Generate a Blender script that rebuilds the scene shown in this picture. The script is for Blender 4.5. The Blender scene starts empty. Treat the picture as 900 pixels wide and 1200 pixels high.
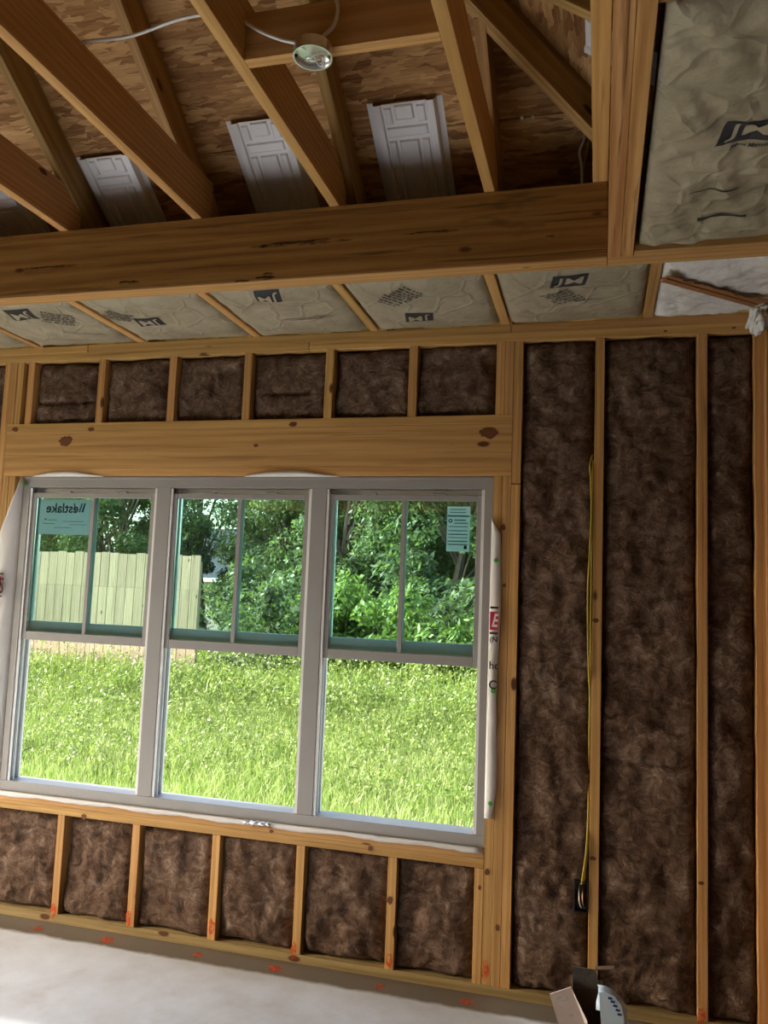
import bpy, bmesh, math, random
import numpy as np
from mathutils import Matrix, Vector

S = bpy.context.scene
C = S.collection
random.seed(7)
RNG = np.random.default_rng(11)

# ------------------------------------------------------------------ camera
YAW, PITCH, ROLL, FPX = .26333, .09827, .03854, 940.6
CAM = Vector((0, -3.4043, 1.5983))
def cam_axes():
    f = Vector((-math.sin(YAW)*math.cos(PITCH), math.cos(YAW)*math.cos(PITCH), math.sin(PITCH)))
    r0 = Vector((math.cos(YAW), math.sin(YAW), 0)); u0 = r0.cross(f)
    r = r0*math.cos(ROLL)+u0*math.sin(ROLL); u = -r0*math.sin(ROLL)+u0*math.cos(ROLL)
    return r, u, f
cr, cu, cf = cam_axes()
cd = bpy.data.cameras.new('camera'); co = bpy.data.objects.new('camera', cd); C.objects.link(co)
cd.sensor_fit = 'VERTICAL'; cd.sensor_height = 36; cd.lens = FPX/1200*36; cd.clip_start = .02; cd.clip_end = 500
M = Matrix((cr, cu, -cf)).transposed().to_4x4(); M.translation = CAM; co.matrix_world = M
S.camera = co

# ------------------------------------------------------------------ sky, sun, exposure
W = bpy.data.worlds.new('sky'); S.world = W; W.use_nodes = True
wn = W.node_tree.nodes; wl = W.node_tree.links
sky = wn.new('ShaderNodeTexSky'); sky.sky_type = 'NISHITA'; sky.sun_disc = False
sky.sun_elevation = math.radians(30); sky.sun_rotation = math.radians(250); sky.air_density = 1.2; sky.dust_density = 3.0
hs = wn.new('ShaderNodeHueSaturation'); hs.inputs['Saturation'].default_value = .8
wl.new(sky.outputs[0], hs.inputs['Color']); wl.new(hs.outputs[0], wn['Background'].inputs[0])
wn['Background'].inputs[1].default_value = .33
sd = bpy.data.lights.new('sun', 'SUN'); sd.energy = 8.0; sd.angle = math.radians(3); sd.color = (1, .97, .92)
so = bpy.data.objects.new('sun', sd); C.objects.link(so)
so.rotation_euler = Vector((.86, .0, -.46)).to_track_quat('-Z', 'Y').to_euler()   # from the left and a little behind
so.location = (-8, -4, 12)
S.view_settings.view_transform = 'Standard'; S.view_settings.look = 'None'
S.view_settings.gamma = 1; S.view_settings.use_curve_mapping = False
S.view_settings.exposure = 1.58

# ------------------------------------------------------------------ material helpers
class NT:
    def __init__(s, name):
        s.m = bpy.data.materials.new(name); s.m.use_nodes = True
        s.t = s.m.node_tree; s.n = s.t.nodes; s.l = s.t.links
        s.b = s.n['Principled BSDF']; s.out = s.n['Material Output']
    def node(s, typ, inp=None, **props):
        n = s.n.new(typ)
        for k, v in props.items(): setattr(n, k, v)
        for k, v in (inp or {}).items():
            if hasattr(v, 'bl_idname') or isinstance(v, bpy.types.NodeSocket): s.l.new(v, n.inputs[k])
            else: n.inputs[k].default_value = v
        return n
    def coord(s, which='Object'):
        return s.node('ShaderNodeTexCoord').outputs[which]
    def mapping(s, vec, scale=(1,1,1), loc=(0,0,0), rot=(0,0,0)):
        return s.node('ShaderNodeMapping', {'Vector': vec, 'Scale': scale, 'Location': loc, 'Rotation': rot}).outputs[0]
    def noise(s, vec, scale, detail=4, rough=.55, dist=0):
        return s.node('ShaderNodeTexNoise', {'Vector': vec, 'Scale': scale, 'Detail': detail, 'Roughness': rough, 'Distortion': dist}).outputs['Fac']
    def ramp(s, fac, stops):
        r = s.node('ShaderNodeValToRGB', {'Fac': fac}); e = r.color_ramp.elements
        while len(e) < len(stops): e.new(.5)
        for i, (p, c) in enumerate(stops): e[i].position = p; e[i].color = (*c, 1) if len(c) == 3 else c
        return r.outputs[0]
    def math(s, op, a, b=0., clamp=False):
        n = s.node('ShaderNodeMath', operation=op, use_clamp=clamp)
        for i, v in enumerate((a, b)):
            if isinstance(v, bpy.types.NodeSocket): s.l.new(v, n.inputs[i])
            else: n.inputs[i].default_value = v
        return n.outputs[0]
    def mix(s, fac, a, b, mode='MIX'):
        n = s.node('ShaderNodeMix', data_type='RGBA', blend_type=mode)
        for i, v in ((0, fac), (6, a), (7, b)):
            if isinstance(v, bpy.types.NodeSocket): s.l.new(v, n.inputs[i])
            else: n.inputs[i].default_value = v if i == 0 else ((*v, 1) if len(v) == 3 else v)
        return n.outputs[2]
    def bump(s, h, strength=.3, dist=.01):
        b = s.node('ShaderNodeBump', {'Height': h, 'Strength': strength, 'Distance': dist}); s.l.new(b.outputs[0], s.b.inputs['Normal'])
    def base(s, c, rough=.7, spec=.3):
        if isinstance(c, bpy.types.NodeSocket): s.l.new(c, s.b.inputs['Base Color'])
        else: s.b.inputs['Base Color'].default_value = (*c, 1)
        if isinstance(rough, bpy.types.NodeSocket): s.l.new(rough, s.b.inputs['Roughness'])
        else: s.b.inputs['Roughness'].default_value = rough
        s.b.inputs['Specular IOR Level'].default_value = spec
        return s.m
    def rnd(s):
        return s.node('ShaderNodeObjectInfo').outputs['Random']

def wood(name, light, dark, knots=True, grain=1., stain=0., grainline=1.):
    t = NT(name); o = t.coord('Object'); r = t.rnd()
    off = t.node('ShaderNodeCombineXYZ', {'X': t.math('MULTIPLY', r, 37.), 'Y': t.math('MULTIPLY', r, 11.), 'Z': t.math('MULTIPLY', r, 5.)}).outputs[0]
    v = t.node('ShaderNodeVectorMath', {0: o, 1: off}, operation='ADD').outputs[0]
    g1 = t.noise(t.mapping(v, (1.1, 26, 26)), 1.6*grain, 5, .6, .8)
    wv = t.node('ShaderNodeTexWave', {'Vector': t.mapping(v, (.55, 9, 9)), 'Scale': 1.6, 'Distortion': 7., 'Detail': 2., 'Detail Scale': .7}, wave_type='RINGS', rings_direction='X').outputs['Fac']
    fine = t.noise(t.mapping(v, (5, 190, 190)), 1., 2, .6)
    f = t.math('ADD', t.math('MULTIPLY', g1, .58), t.math('MULTIPLY', wv, .20)); f = t.math('ADD', f, t.math('MULTIPLY', fine, .22))
    col = t.ramp(f, [(.30, dark), (.52, tuple((a+b)/2 for a, b in zip(light, dark))), (.74, light)])
    # each board its own tone
    tone = t.node('ShaderNodeHueSaturation', {'Hue': t.math('ADD', .492, t.math('MULTIPLY', r, .016)), 'Value': t.math('ADD', .86, t.math('MULTIPLY', t.math('FRACT', t.math('MULTIPLY', r, 7.3)), .26)), 'Color': col}).outputs[0]
    col = tone
    if knots:
        vo = t.node('ShaderNodeTexVoronoi', {'Vector': t.mapping(v, (1, 2.2, 2.2)), 'Scale': 3.3, 'Randomness': 1.}).outputs['Distance']
        k = t.ramp(t.math('ADD', vo, t.math('MULTIPLY', g1, .03)), [(.085, (1,1,1)), (.125, (0,0,0))])
        col = t.mix(k, col, (.10, .035, .012))
    if stain:
        st = t.noise(t.mapping(v, (1.2, 5, 5)), 1.3, 4, .7)
        col = t.mix(t.math('MULTIPLY', t.ramp(st, [(.60, (0,0,0)), (.74, (1,1,1))]), stain), col, (.05, .028, .012))
    ln = t.noise(t.mapping(v, (1.6, 70, 70)), 1., 3, .65, .5)
    col = t.mix(t.math('MULTIPLY', t.ramp(ln, [(.56, (0,0,0)), (.68, (1,1,1))]), .45*grainline), col, tuple(c*.38 for c in dark))
    t.bump(f, .18, .002)
    return t.base(col, .62, .25)

M_PINE = wood('pine_lumber', (.63, .375, .145), (.42, .22, .070))
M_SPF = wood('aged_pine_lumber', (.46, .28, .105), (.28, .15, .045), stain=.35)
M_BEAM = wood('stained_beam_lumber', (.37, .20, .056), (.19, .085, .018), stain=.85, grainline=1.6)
M_PLY = wood('bold_grain_lumber', (.72, .43, .17), (.34, .145, .04), knots=False, grain=.6, grainline=2.)
M_TREAT = wood('treated_plate_lumber', (.38, .29, .12), (.23, .165, .065))
M_FENCE = wood('weathered_fence_board', (.52, .42, .30), (.28, .205, .13), grain=.7, grainline=1.5)

def m_osb():
    t = NT('strand_board'); o = t.coord('Object')
    wob = t.node('ShaderNodeVectorMath', {0: o, 1: t.node('ShaderNodeVectorMath', {0: t.node('ShaderNodeTexNoise', {'Vector': o, 'Scale': 30., 'Detail': 1.}).outputs['Color'], 'Scale': .018}, operation='SCALE').outputs[0]}, operation='ADD').outputs[0]
    def layer(ang, sc):
        mp = t.mapping(wob, (.36*sc, 1.9*sc, .01), (ang*3, ang, 0), (0, 0, ang))
        vo = t.node('ShaderNodeTexVoronoi', {'Vector': mp, 'Scale': 26., 'Randomness': 1.})
        sx = t.node('ShaderNodeSeparateColor', {'Color': vo.outputs['Color']})
        st = t.noise(t.mapping(o, (7, 150, 1), (0, 0, 0), (0, 0, ang)), 1., 2, .5)
        return sx, st
    a0, s0 = layer(.3, 1.); a1, s1_ = layer(1.5, .9); a2, s2_ = layer(2.4, 1.1)
    pick = t.math('GREATER_THAN', a0.outputs[1], .5); pick2 = t.math('GREATER_THAN', a2.outputs[1], .6)
    v0 = t.math('ADD', t.math('MULTIPLY', a0.outputs[0], .5), t.math('MULTIPLY', s0, .5)); v1 = t.math('ADD', t.math('MULTIPLY', a1.outputs[0], .5), t.math('MULTIPLY', s1_, .5)); v2 = t.math('ADD', t.math('MULTIPLY', a2.outputs[0], .5), t.math('MULTIPLY', s2_, .5))
    v01 = t.math('ADD', t.math('MULTIPLY', v0, pick), t.math('MULTIPLY', v1, t.math('SUBTRACT', 1., pick)))
    f = t.math('ADD', t.math('MULTIPLY', v2, pick2), t.math('MULTIPLY', v01, t.math('SUBTRACT', 1., pick2)))
    big = t.noise(o, 3., 3)
    col = t.ramp(f, [(.20, (.19, .088, .032)), (.48, (.40, .215, .085)), (.80, (.64, .40, .18))])
    col = t.mix(t.math('MULTIPLY', t.ramp(big, [(.35, (1,1,1)), (.6, (0,0,0))]), .35), col, (.16, .07, .025))
    t.bump(f, .5, .004)
    return t.base(col, .75, .2)
M_OSB = m_osb()

def m_fibre(name, stops, scale=1., bump=.9):
    t = NT(name); o = t.coord('Object'); r = t.rnd()
    v = t.node('ShaderNodeVectorMath', {0: o, 1: t.node('ShaderNodeCombineXYZ', {'X': t.math('MULTIPLY', r, 51.), 'Y': 0., 'Z': t.math('MULTIPLY', r, 23.)}).outputs[0]}, operation='ADD').outputs[0]
    w1 = t.node('ShaderNodeTexNoise', {'Vector': v, 'Scale': 7.*scale, 'Detail': 2.}).outputs['Color']
    wv = t.node('ShaderNodeVectorMath', {0: v, 1: t.node('ShaderNodeVectorMath', {0: w1, 'Scale': .09}, operation='SCALE').outputs[0]}, operation='ADD').outputs[0]
    a = t.noise(t.mapping(wv, (1, 1, 1.4)), 13.*scale, 6, .72, .5)
    b = t.noise(t.mapping(wv, (20, 20, 12)), 4.*scale, 4, .75, .8)
    big = t.noise(v, 3.2, 2)
    f = t.math('ADD', t.math('MULTIPLY', a, .58), t.math('ADD', t.math('MULTIPLY', b, .24), t.math('MULTIPLY', big, .22)))
    t.bump(f, bump, .03)
    return t.base(t.ramp(f, stops), .95, .05)
M_GLASSWOOL = m_fibre('brown_glass_wool', scale=1.35, stops=[(.36, (.038, .020, .013)), (.49, (.115, .070, .047)), (.58, (.20, .135, .098)), (.70, (.40, .31, .25))])
M_WHITEWOOL = m_fibre('white_glass_wool', [(.35, (.50, .48, .44)), (.5, (.72, .71, .68)), (.66, (.86, .86, .84))], .6, .5)

def m_kraft():
    t = NT('kraft_paper'); o = t.coord('Object')
    n = t.noise(o, 5., 5, .6); f = t.noise(o, 60., 3, .6)
    wv = t.node('ShaderNodeVectorMath', {0: o, 1: t.node('ShaderNodeVectorMath', {0: t.node('ShaderNodeTexNoise', {'Vector': o, 'Scale': 5.}).outputs['Color'], 'Scale': .15}, operation='SCALE').outputs[0]}, operation='ADD').outputs[0]
    cre = t.node('ShaderNodeTexVoronoi', {'Vector': wv, 'Scale': 7.}, feature='DISTANCE_TO_EDGE').outputs['Distance']
    cr2 = t.ramp(cre, [(0, (1,1,1)), (.10, (0,0,0))])
    col = t.ramp(n, [(.3, (.27, .23, .155)), (.7, (.42, .365, .26))])
    h = t.math('ADD', t.math('ADD', t.math('MULTIPLY', n, 1.2), t.math('MULTIPLY', cr2, .22)), t.math('MULTIPLY', f, .06))
    t.bump(h, .55, .03)
    return t.base(col, .55, .35)
M_KRAFT = m_kraft()

def simple(name, c, rough=.6, spec=.3, metal=0., noise=0., nscale=30.):
    t = NT(name)
    col = c
    if noise:
        n = t.noise(t.coord('Object'), nscale, 4)
        col = t.mix(n, tuple(x*(1-noise) for x in c), tuple(min(1, x*(1+noise)) for x in c))
    t.b.inputs['Metallic'].default_value = metal
    return t.base(col, rough, spec)
M_VINYL = simple('shaded_white_vinyl', (.31, .305, .30), .38, .4, noise=.05, nscale=12)  # grey stands in for white vinyl in backlit shade
M_VINYL_LIT = simple('lit_white_vinyl', (.78, .78, .77), .4, .4, noise=.04, nscale=12)  # paler copy of the same vinyl, standing in for light from outdoors
M_WRAP = simple('house_wrap', (.72, .70, .68), .5, .3, noise=.06, nscale=20)
M_BAFFLE = simple('white_foam', (.74, .74, .76), .5, .35, noise=.04, nscale=40)
M_INK = simple('dark_ink', (.035, .035, .036), .7, noise=.4, nscale=90)
M_RED = simple('red_ink', (.55, .02, .06), .6, noise=.1)
M_GREEN = simple('green_plastic', (.06, .42, .04), .4, noise=.1)
def m_sticker():
    t = NT('thin_sticker_paper'); n = t.noise(t.coord('Object'), 20., 3)
    t.base(t.mix(n, (.84, .88, .88), (.9, .92, .92)), .6)
    tl = t.node('ShaderNodeBsdfTranslucent', {'Color': (.95, .97, .97, 1)})
    mx = t.node('ShaderNodeMixShader', {0: .7, 1: t.b.outputs[0], 2: tl.outputs[0]}); t.l.new(mx.outputs[0], t.out.inputs[0])
    return t.m
M_PAPERW = m_sticker()
M_NAVY = simple('navy_ink', (.01, .05, .16), .6, noise=.1)
M_CYAN = simple('cyan_ink', (.02, .30, .50), .6, noise=.1)
M_CABLEW = simple('white_cable_sheath', (.74, .73, .70), .4, noise=.05)
M_CABLEY = simple('yellow_cable_sheath', (.40, .31, .05), .4, noise=.05)
M_BLACK = simple('black_plastic', (.012, .012, .013), .4, noise=.2)
M_STEEL = simple('zinc_steel', (.86, .86, .85), .30, .5, 1., noise=.1, nscale=25)
M_COPPER = simple('bare_copper', (.65, .42, .25), .35, .5, 1., noise=.1)
M_CARD = simple('brown_cardboard', (.12, .075, .045), .8, noise=.25, nscale=25)
M_GREYCARD = simple('grey_inside_card', (.13, .115, .10), .8, noise=.5, nscale=45)
M_PINKC = simple('pale_printed_card', (.62, .52, .47), .7, noise=.08, nscale=18)
M_BAGBLUE = simple('pale_blue_plastic', (.52, .64, .74), .35, .45, noise=.12, nscale=9)
M_GREYBOX = simple('grey_carton', (.30, .33, .33), .6, noise=.15, nscale=14)
M_ROOFSH = simple('grey_shingle', (.055, .06, .068), .95, .0, noise=.35, nscale=8)
M_SIDING = simple('pale_siding', (.45, .43, .40), .7, noise=.1)
M_WHITEP = simple('white_paint', (.75, .75, .74), .5, noise=.04)
M_BARK = simple('tree_bark', (.10, .075, .055), .9, noise=.4, nscale=12)
M_TORN = simple('torn_kraft_edge', (.33, .15, .055), .8, noise=.35, nscale=30)
M_DARKG = simple('dark_window_glass', (.02, .025, .03), .1, .5, noise=.1)

def m_spray():
    t = NT('orange_spray_paint'); o = t.coord('Object')
    n = t.noise(o, 38., 4, .7)
    tr = t.node('ShaderNodeBsdfTransparent')
    mx = t.node('ShaderNodeMixShader', {0: t.ramp(n, [(.40, (.30,)*3), (.66, (1,1,1))]), 1: t.b.outputs[0], 2: tr.outputs[0]})
    t.l.new(mx.outputs[0], t.out.inputs[0])
    return t.base((.72, .075, .012), .7)
M_SPRAY = m_spray()

def m_concrete():
    t = NT('concrete_slab'); o = t.coord('Object')
    a = t.noise(o, 1.1, 5, .6, .4); b = t.noise(o, 9., 5, .65); c = t.noise(o, 120., 2)
    col = t.ramp(t.math('ADD', t.math('MULTIPLY', a, .6), t.math('MULTIPLY', b, .4)), [(.32, (.48, .48, .48)), (.5, (.60, .63, .67)), (.68, (.70, .75, .81))])
    d = t.noise(o, 2.3, 4, .6)
    col = t.mix(t.math('MULTIPLY', t.ramp(d, [(.58, (0,0,0)), (.72, (1,1,1))]), .45), col, (.40, .34, .29))
    # darker brown strip along the foot of the window wall
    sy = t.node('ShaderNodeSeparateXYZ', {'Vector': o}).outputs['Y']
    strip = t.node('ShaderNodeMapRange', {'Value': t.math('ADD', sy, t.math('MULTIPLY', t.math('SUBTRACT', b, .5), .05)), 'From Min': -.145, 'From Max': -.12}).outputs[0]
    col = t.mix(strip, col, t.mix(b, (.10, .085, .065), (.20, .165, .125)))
    t.bump(t.math('ADD', b, t.math('MULTIPLY', c, .3)), .12, .01)
    return t.base(col, t.ramp(b, [(.3, (.35,)*3), (.7, (.6,)*3)]), .35)
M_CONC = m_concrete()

def m_soil():
    t = NT('soil_and_straw'); o = t.coord('Object')
    a = t.noise(o, .8, 5, .6); b = t.noise(o, 14., 5, .7)
    col = t.ramp(t.math('ADD', t.math('MULTIPLY', a, .5), t.math('MULTIPLY', b, .5)), [(.3, (.09, .13, .035)), (.5, (.18, .20, .08)), (.68, (.34, .30, .20))])
    t.bump(b, .6, .03)
    return t.base(col, .95, .1)
M_SOIL = m_soil()

def m_leaf(name, cols, trans=.45, nscale=1.4):
    t = NT(name); o = t.coord('Object'); r = t.rnd()
    g = t.node('ShaderNodeNewGeometry'); isl = g.outputs['Random Per Island']
    n = t.noise(o, nscale, 3)
    f = t.math('ADD', t.math('MULTIPLY', isl, .55), t.math('MULTIPLY', n, .45))
    col = t.ramp(f, [(.15, cols[0]), (.45, cols[1]), (.8, cols[2])])
    col = t.node('ShaderNodeHueSaturation', {'Hue': t.math('ADD', .485, t.math('MULTIPLY', r, .03)), 'Value': t.math('ADD', .8, t.math('MULTIPLY', r, .4)), 'Color': col}).outputs[0]
    t.base(col, .5, .35)
    tl = t.node('ShaderNodeBsdfTranslucent', {'Color': t.mix(.5, col, (.16, .24, .035), 'MIX')})
    mx = t.node('ShaderNodeMixShader', {0: trans, 1: t.b.outputs[0], 2: tl.outputs[0]}); t.l.new(mx.outputs[0], t.out.inputs[0])
    return t.m
M_LEAF_D = m_leaf('dark_leaf', [(.030, .045, .026), (.060, .085, .044), (.14, .17, .095)])
M_LEAF_M = m_leaf('mid_leaf', [(.040, .064, .028), (.080, .120, .048), (.17, .215, .10)])
M_LEAF_L = m_leaf('light_leaf', [(.055, .115, .018), (.12, .205, .035), (.25, .33, .085)])
M_GRASS = m_leaf('grass_blade', [(.085, .16, .022), (.19, .285, .052), (.45, .48, .22)], .4, .9)

def m_glass(name, tint):
    t = NT(name)
    tr = t.node('ShaderNodeBsdfTransparent', {'Color': (*tint, 1)}); gl = t.node('ShaderNodeBsdfGlossy', {'Roughness': .01, 'Color': (.8, .95, .92, 1)})
    fr = t.node('ShaderNodeFresnel', {'IOR': 1.45})
    mx = t.node('ShaderNodeMixShader', {0: fr.outputs[0], 1: tr.outputs[0], 2: gl.outputs[0]}); t.l.new(mx.outputs[0], t.out.inputs[0])
    return t.m
M_GLASS = m_glass('tinted_glass', (.88, .965, .945))

# ------------------------------------------------------------------ object helpers
def tag(o, label=None, cat=None, group=None, kind=None):
    if label: o['label'] = label
    if cat: o['category'] = cat
    if group: o['group'] = group
    if kind: o['kind'] = kind
    return o
def empty(name, loc=(0,0,0)):
    o = bpy.data.objects.new(name, None); o.location = loc; o.empty_display_size = .1; C.objects.link(o); return o
def link(name, me, mat, parent=None, smooth=False):
    o = bpy.data.objects.new(name, me); C.objects.link(o)
    if mat and not me.materials: me.materials.append(mat)
    if parent: o.parent = parent; o.matrix_parent_inverse = Matrix.Translation(parent.location).inverted()
    if smooth:
        me.polygons.foreach_set('use_smooth', [True]*len(me.polygons))
    return o
def from_np(name, V, F, mat, parent=None, smooth=False):
    me = bpy.data.meshes.new(name); me.from_pydata([tuple(v) for v in V], [], [tuple(f) for f in F]); me.update()
    return link(name, me, mat, parent, smooth)
def chamfer_box(L, w, t, c=.0015):
    bm = bmesh.new(); bmesh.ops.create_cube(bm, size=1)
    for v in bm.verts: v.co = Vector((v.co.x*L, v.co.y*w, v.co.z*t))
    if c: bmesh.ops.bevel(bm, geom=bm.edges[:], offset=min(c, .3*min(L, w, t)), segments=1, affect='EDGES')
    me = bpy.data.meshes.new('board'); bm.to_mesh(me); bm.free(); return me
BOXC = {}
def board(name, x0, x1, y0, y1, z0, z1, mat, parent=None, axis=None, c=.0015):
    """A board whose local X runs along its length, so the grain does too."""
    d = (x1-x0, y1-y0, z1-z0); ax = axis if axis is not None else max(range(3), key=lambda i: d[i])
    o3 = [ax, (ax+1) % 3, (ax+2) % 3]
    key = (*[round(d[i], 4) for i in o3], mat.name, c)
    if key not in BOXC: BOXC[key] = chamfer_box(d[o3[0]], d[o3[1]], d[o3[2]], c); BOXC[key].materials.append(mat)
    o = bpy.data.objects.new(name, BOXC[key]); C.objects.link(o)
    R = Matrix.Identity(3)
    R = Matrix([[1 if o3[j] == i else 0 for j in range(3)] for i in range(3)])
    m = R.to_4x4(); m.translation = ((x0+x1)/2, (y0+y1)/2, (z0+z1)/2)
    if parent: o.parent = parent; m = Matrix.Translation(parent.location).inverted() @ m
    o.matrix_local = m
    return o
def bar(name, a, b, w, t, mat, parent=None, up=(0,0,1), c=.0015):
    """Board from a to b; t along up, w sideways; a and b on the centre line."""
    a, b = Vector(a), Vector(b); X = (b-a).normalized(); Y = Vector(up).cross(X).normalized(); Z = X.cross(Y)
    me = chamfer_box((b-a).length, w, t, c); me.materials.append(mat)
    o = bpy.data.objects.new(name, me); C.objects.link(o)
    m = Matrix((X, Y, Z)).transposed().to_4x4(); m.translation = (a+b)/2
    if parent: o.parent = parent; m = Matrix.Translation(parent.location).inverted() @ m
    o.matrix_local = m
    return o
def boxes(name, lst, mat, parent=None, c=.001):
    """Several joined boxes that make one part."""
    bm = bmesh.new()
    for (x0, x1, y0, y1, z0, z1) in lst:
        r = bmesh.ops.create_cube(bm, size=1)
        for v in r['verts']: v.co = Vector(((x0+x1)/2+v.co.x*(x1-x0), (y0+y1)/2+v.co.y*(y1-y0), (z0+z1)/2+v.co.z*(z1-z0)))
    if c: bmesh.ops.bevel(bm, geom=bm.edges[:], offset=c, segments=1, affect='EDGES')
    me = bpy.data.meshes.new(name); bm.to_mesh(me); bm.free()
    return link(name, me, mat, parent)
def smooth_path(pts, n=8):
    P = [Vector(p) for p in pts]; out = []
    for i in range(len(P)-1):
        p0, p1, p2, p3 = P[max(i-1, 0)], P[i], P[i+1], P[min(i+2, len(P)-1)]
        for k in range(n):
            t = k/n
            out.append(.5*((2*p1)+(p2-p0)*t+(2*p0-5*p1+4*p2-p3)*t*t+(3*p1-p0-3*p2+p3)*t**3))
    out.append(P[-1]); return out
def tube_data(path, r, seg=8):
    V, F = [], []; n = len(path); prev = None
    for i, p in enumerate(path):
        d = (path[min(i+1, n-1)]-path[max(i-1, 0)]).normalized()
        if prev is None: prev = d.orthogonal().normalized()
        s = (prev-d*prev.dot(d)).normalized(); prev = s; t = d.cross(s)
        rr = r[i] if hasattr(r, '__len__') else r
        for k in range(seg):
            a = 2*math.pi*k/seg; V.append(p+s*math.cos(a)*rr+t*math.sin(a)*rr)
    for i in range(n-1):
        for k in range(seg): F.append((i*seg+k, i*seg+(k+1) % seg, (i+1)*seg+(k+1) % seg, (i+1)*seg+k))
    F.append(tuple(range(seg))[::-1]); F.append(tuple(range((n-1)*seg, n*seg)))
    return V, F
def tube(name, pts, r, mat, parent=None, n=8, seg=8):
    V, F = tube_data(smooth_path(pts, n), r, seg); return from_np(name, V, F, mat, parent, True)

# value noise
def vnoise(x, y, seed=0):
    g = np.random.default_rng(seed).random((64, 64))
    xi = np.floor(x).astype(int); yi = np.floor(y).astype(int); fx = x-xi; fy = y-yi
    fx = fx*fx*(3-2*fx); fy = fy*fy*(3-2*fy)
    a = g[xi % 64, yi % 64]; b = g[(xi+1) % 64, yi % 64]; c = g[xi % 64, (yi+1) % 64]; d = g[(xi+1) % 64, (yi+1) % 64]
    return (a*(1-fx)+b*fx)*(1-fy)+(c*(1-fx)+d*fx)*fy-.5
def fbm(x, y, seed, octs=4):
    s = 0.; a = 1.
    for k in range(octs): s = s+a*vnoise(x*2**k+k*17.3, y*2**k+k*5.1, seed+k); a *= .5
    return s

# ------------------------------------------------------------------ dimensions (metres; y = 0 is the inner face of the window wall)
T = .0381
ZC = 2.771          # underside of the flat ceiling frame, top of the wall plates
ZP = 2.695
ZT = 3.048          # underside of the raised tray joists
SL = .667           # roof slope
def raf_z(y, off=0): return ZC+off-SL*y
XH = .60            # hip starts at this corner
XR = .63            # inner face of the right wall

# ------------------------------------------------------------------ floor and yard
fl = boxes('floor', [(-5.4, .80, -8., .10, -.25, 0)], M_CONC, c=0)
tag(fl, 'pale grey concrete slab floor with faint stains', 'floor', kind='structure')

def ground_z(x, y):
    t = np.clip((y-2.6)/4.2, 0, 1); t = t*t*(3-2*t)
    z = -.27+.60*t
    far = np.clip((y-10)/8, 0, 1)
    return z-.5*far+.05*vnoise(x*.7+9, y*.7+9, 5)*np.clip((y-1)/2, 0, 1)
nx, ny = 70, 70
gx, gy = np.meshgrid(np.linspace(-34, 18, nx), np.concatenate([np.linspace(-30, .3, 12), np.linspace(.5, 12, 38), np.linspace(13, 60, 20)]))
ny = gx.shape[0]
V = np.stack([gx.ravel(), gy.ravel(), ground_z(gx, gy).ravel()], 1)
F = [(j*nx+i, j*nx+i+1, (j+1)*nx+i+1, (j+1)*nx+i) for j in range(ny-1) for i in range(nx-1)]
tag(from_np('ground', V, F, M_SOIL, smooth=True), 'yard soil with dry straw under the grass', 'ground', kind='structure')

# ------------------------------------------------------------------ window wall: sheathing and framing
XL0, XR0 = -2.854, -.438       # rough opening
SILL, HEAD = .563, 2.108
wf = boxes('wall_front', [(-5.4, XL0, .0895, .101, 0, ZC), (XR0, .75, .0895, .101, 0, ZC), (XL0, XR0, .0895, .101, 0, SILL), (XL0, XR0, .0895, .101, HEAD, ZC)], M_OSB, c=0)
tag(wf, 'window wall of open pine studs and plates, sheathed outside', 'wall', kind='structure')
D = .0889
board('bottom_plate', -5.4, .75, 0, D, 0, T, M_TREAT, wf)
board('top_plate', -5.4, -1.31, 0, D, ZP, ZP+T, M_PINE, wf); board('top_plate', -1.307, .75, 0, D, ZP, ZP+T, M_PINE, wf)
board('top_plate', -5.4, -2.49, 0, D, ZP+T, ZC, M_PINE, wf); board('top_plate', -2.487, -.38, 0, D, ZP+T, ZC, M_PINE, wf); board('top_plate', -.377, .75, 0, D, ZP+T, ZC, M_PINE, wf)
def stud(x, z0, z1, nm='stud', w=T, mat=None, dy=0):
    return board(nm, x, x+w, dy, D, z0, z1, mat or M_PINE, wf)
for x in (-.023, .379, .592, -2.97, -3.40, -3.81, -4.2, -4.6, -5.0): stud(x, T, ZP)
stud(-.362, T, 2.071, w=.038); stud(-.362, 2.075, ZP, w=.038)                  # king stud with its saw cut
stud(-.4, T, HEAD, 'trimmer_stud', w=.037); stud(-.438, T, HEAD, 'trimmer_stud', w=.037, dy=.001)
stud(-2.93, T, HEAD, 'trimmer_stud', w=.037); stud(-2.892, T, HEAD, 'trimmer_stud', w=.037, dy=.001)
UP = [-2.829, -2.417, -2.024, -1.628, -1.222, -.828]
for x in UP: stud(x, 2.373, ZP, 'cripple_stud')
for x in (-.4, -.438): stud(x, 2.373, ZP, 'cripple_stud', w=.0365)
for x in (-2.931, -2.893): stud(x, 2.373, ZP, 'cripple_stud', w=.035)
board('header_cap', -2.931, -.363, -.001, D, 2.335, 2.373, M_PINE, wf)
board('header', -2.931, -.363, 0, D, 2.1465, 2.3345, M_PINE, wf)
board('header_base', -2.931, -.363, .001, D, HEAD, 2.146, M_PINE, wf)
board('rough_sill', XL0, XR0, 0, D, .525, SILL, M_PINE, wf); board('rough_sill', XL0, XR0, .001, D, .487, .5245, M_PINE, wf)
LOW = [-2.457, -2.057, -1.653, -1.252, -.841, -.476]
for x in LOW: stud(x, T, .487, 'cripple_stud')

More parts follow.
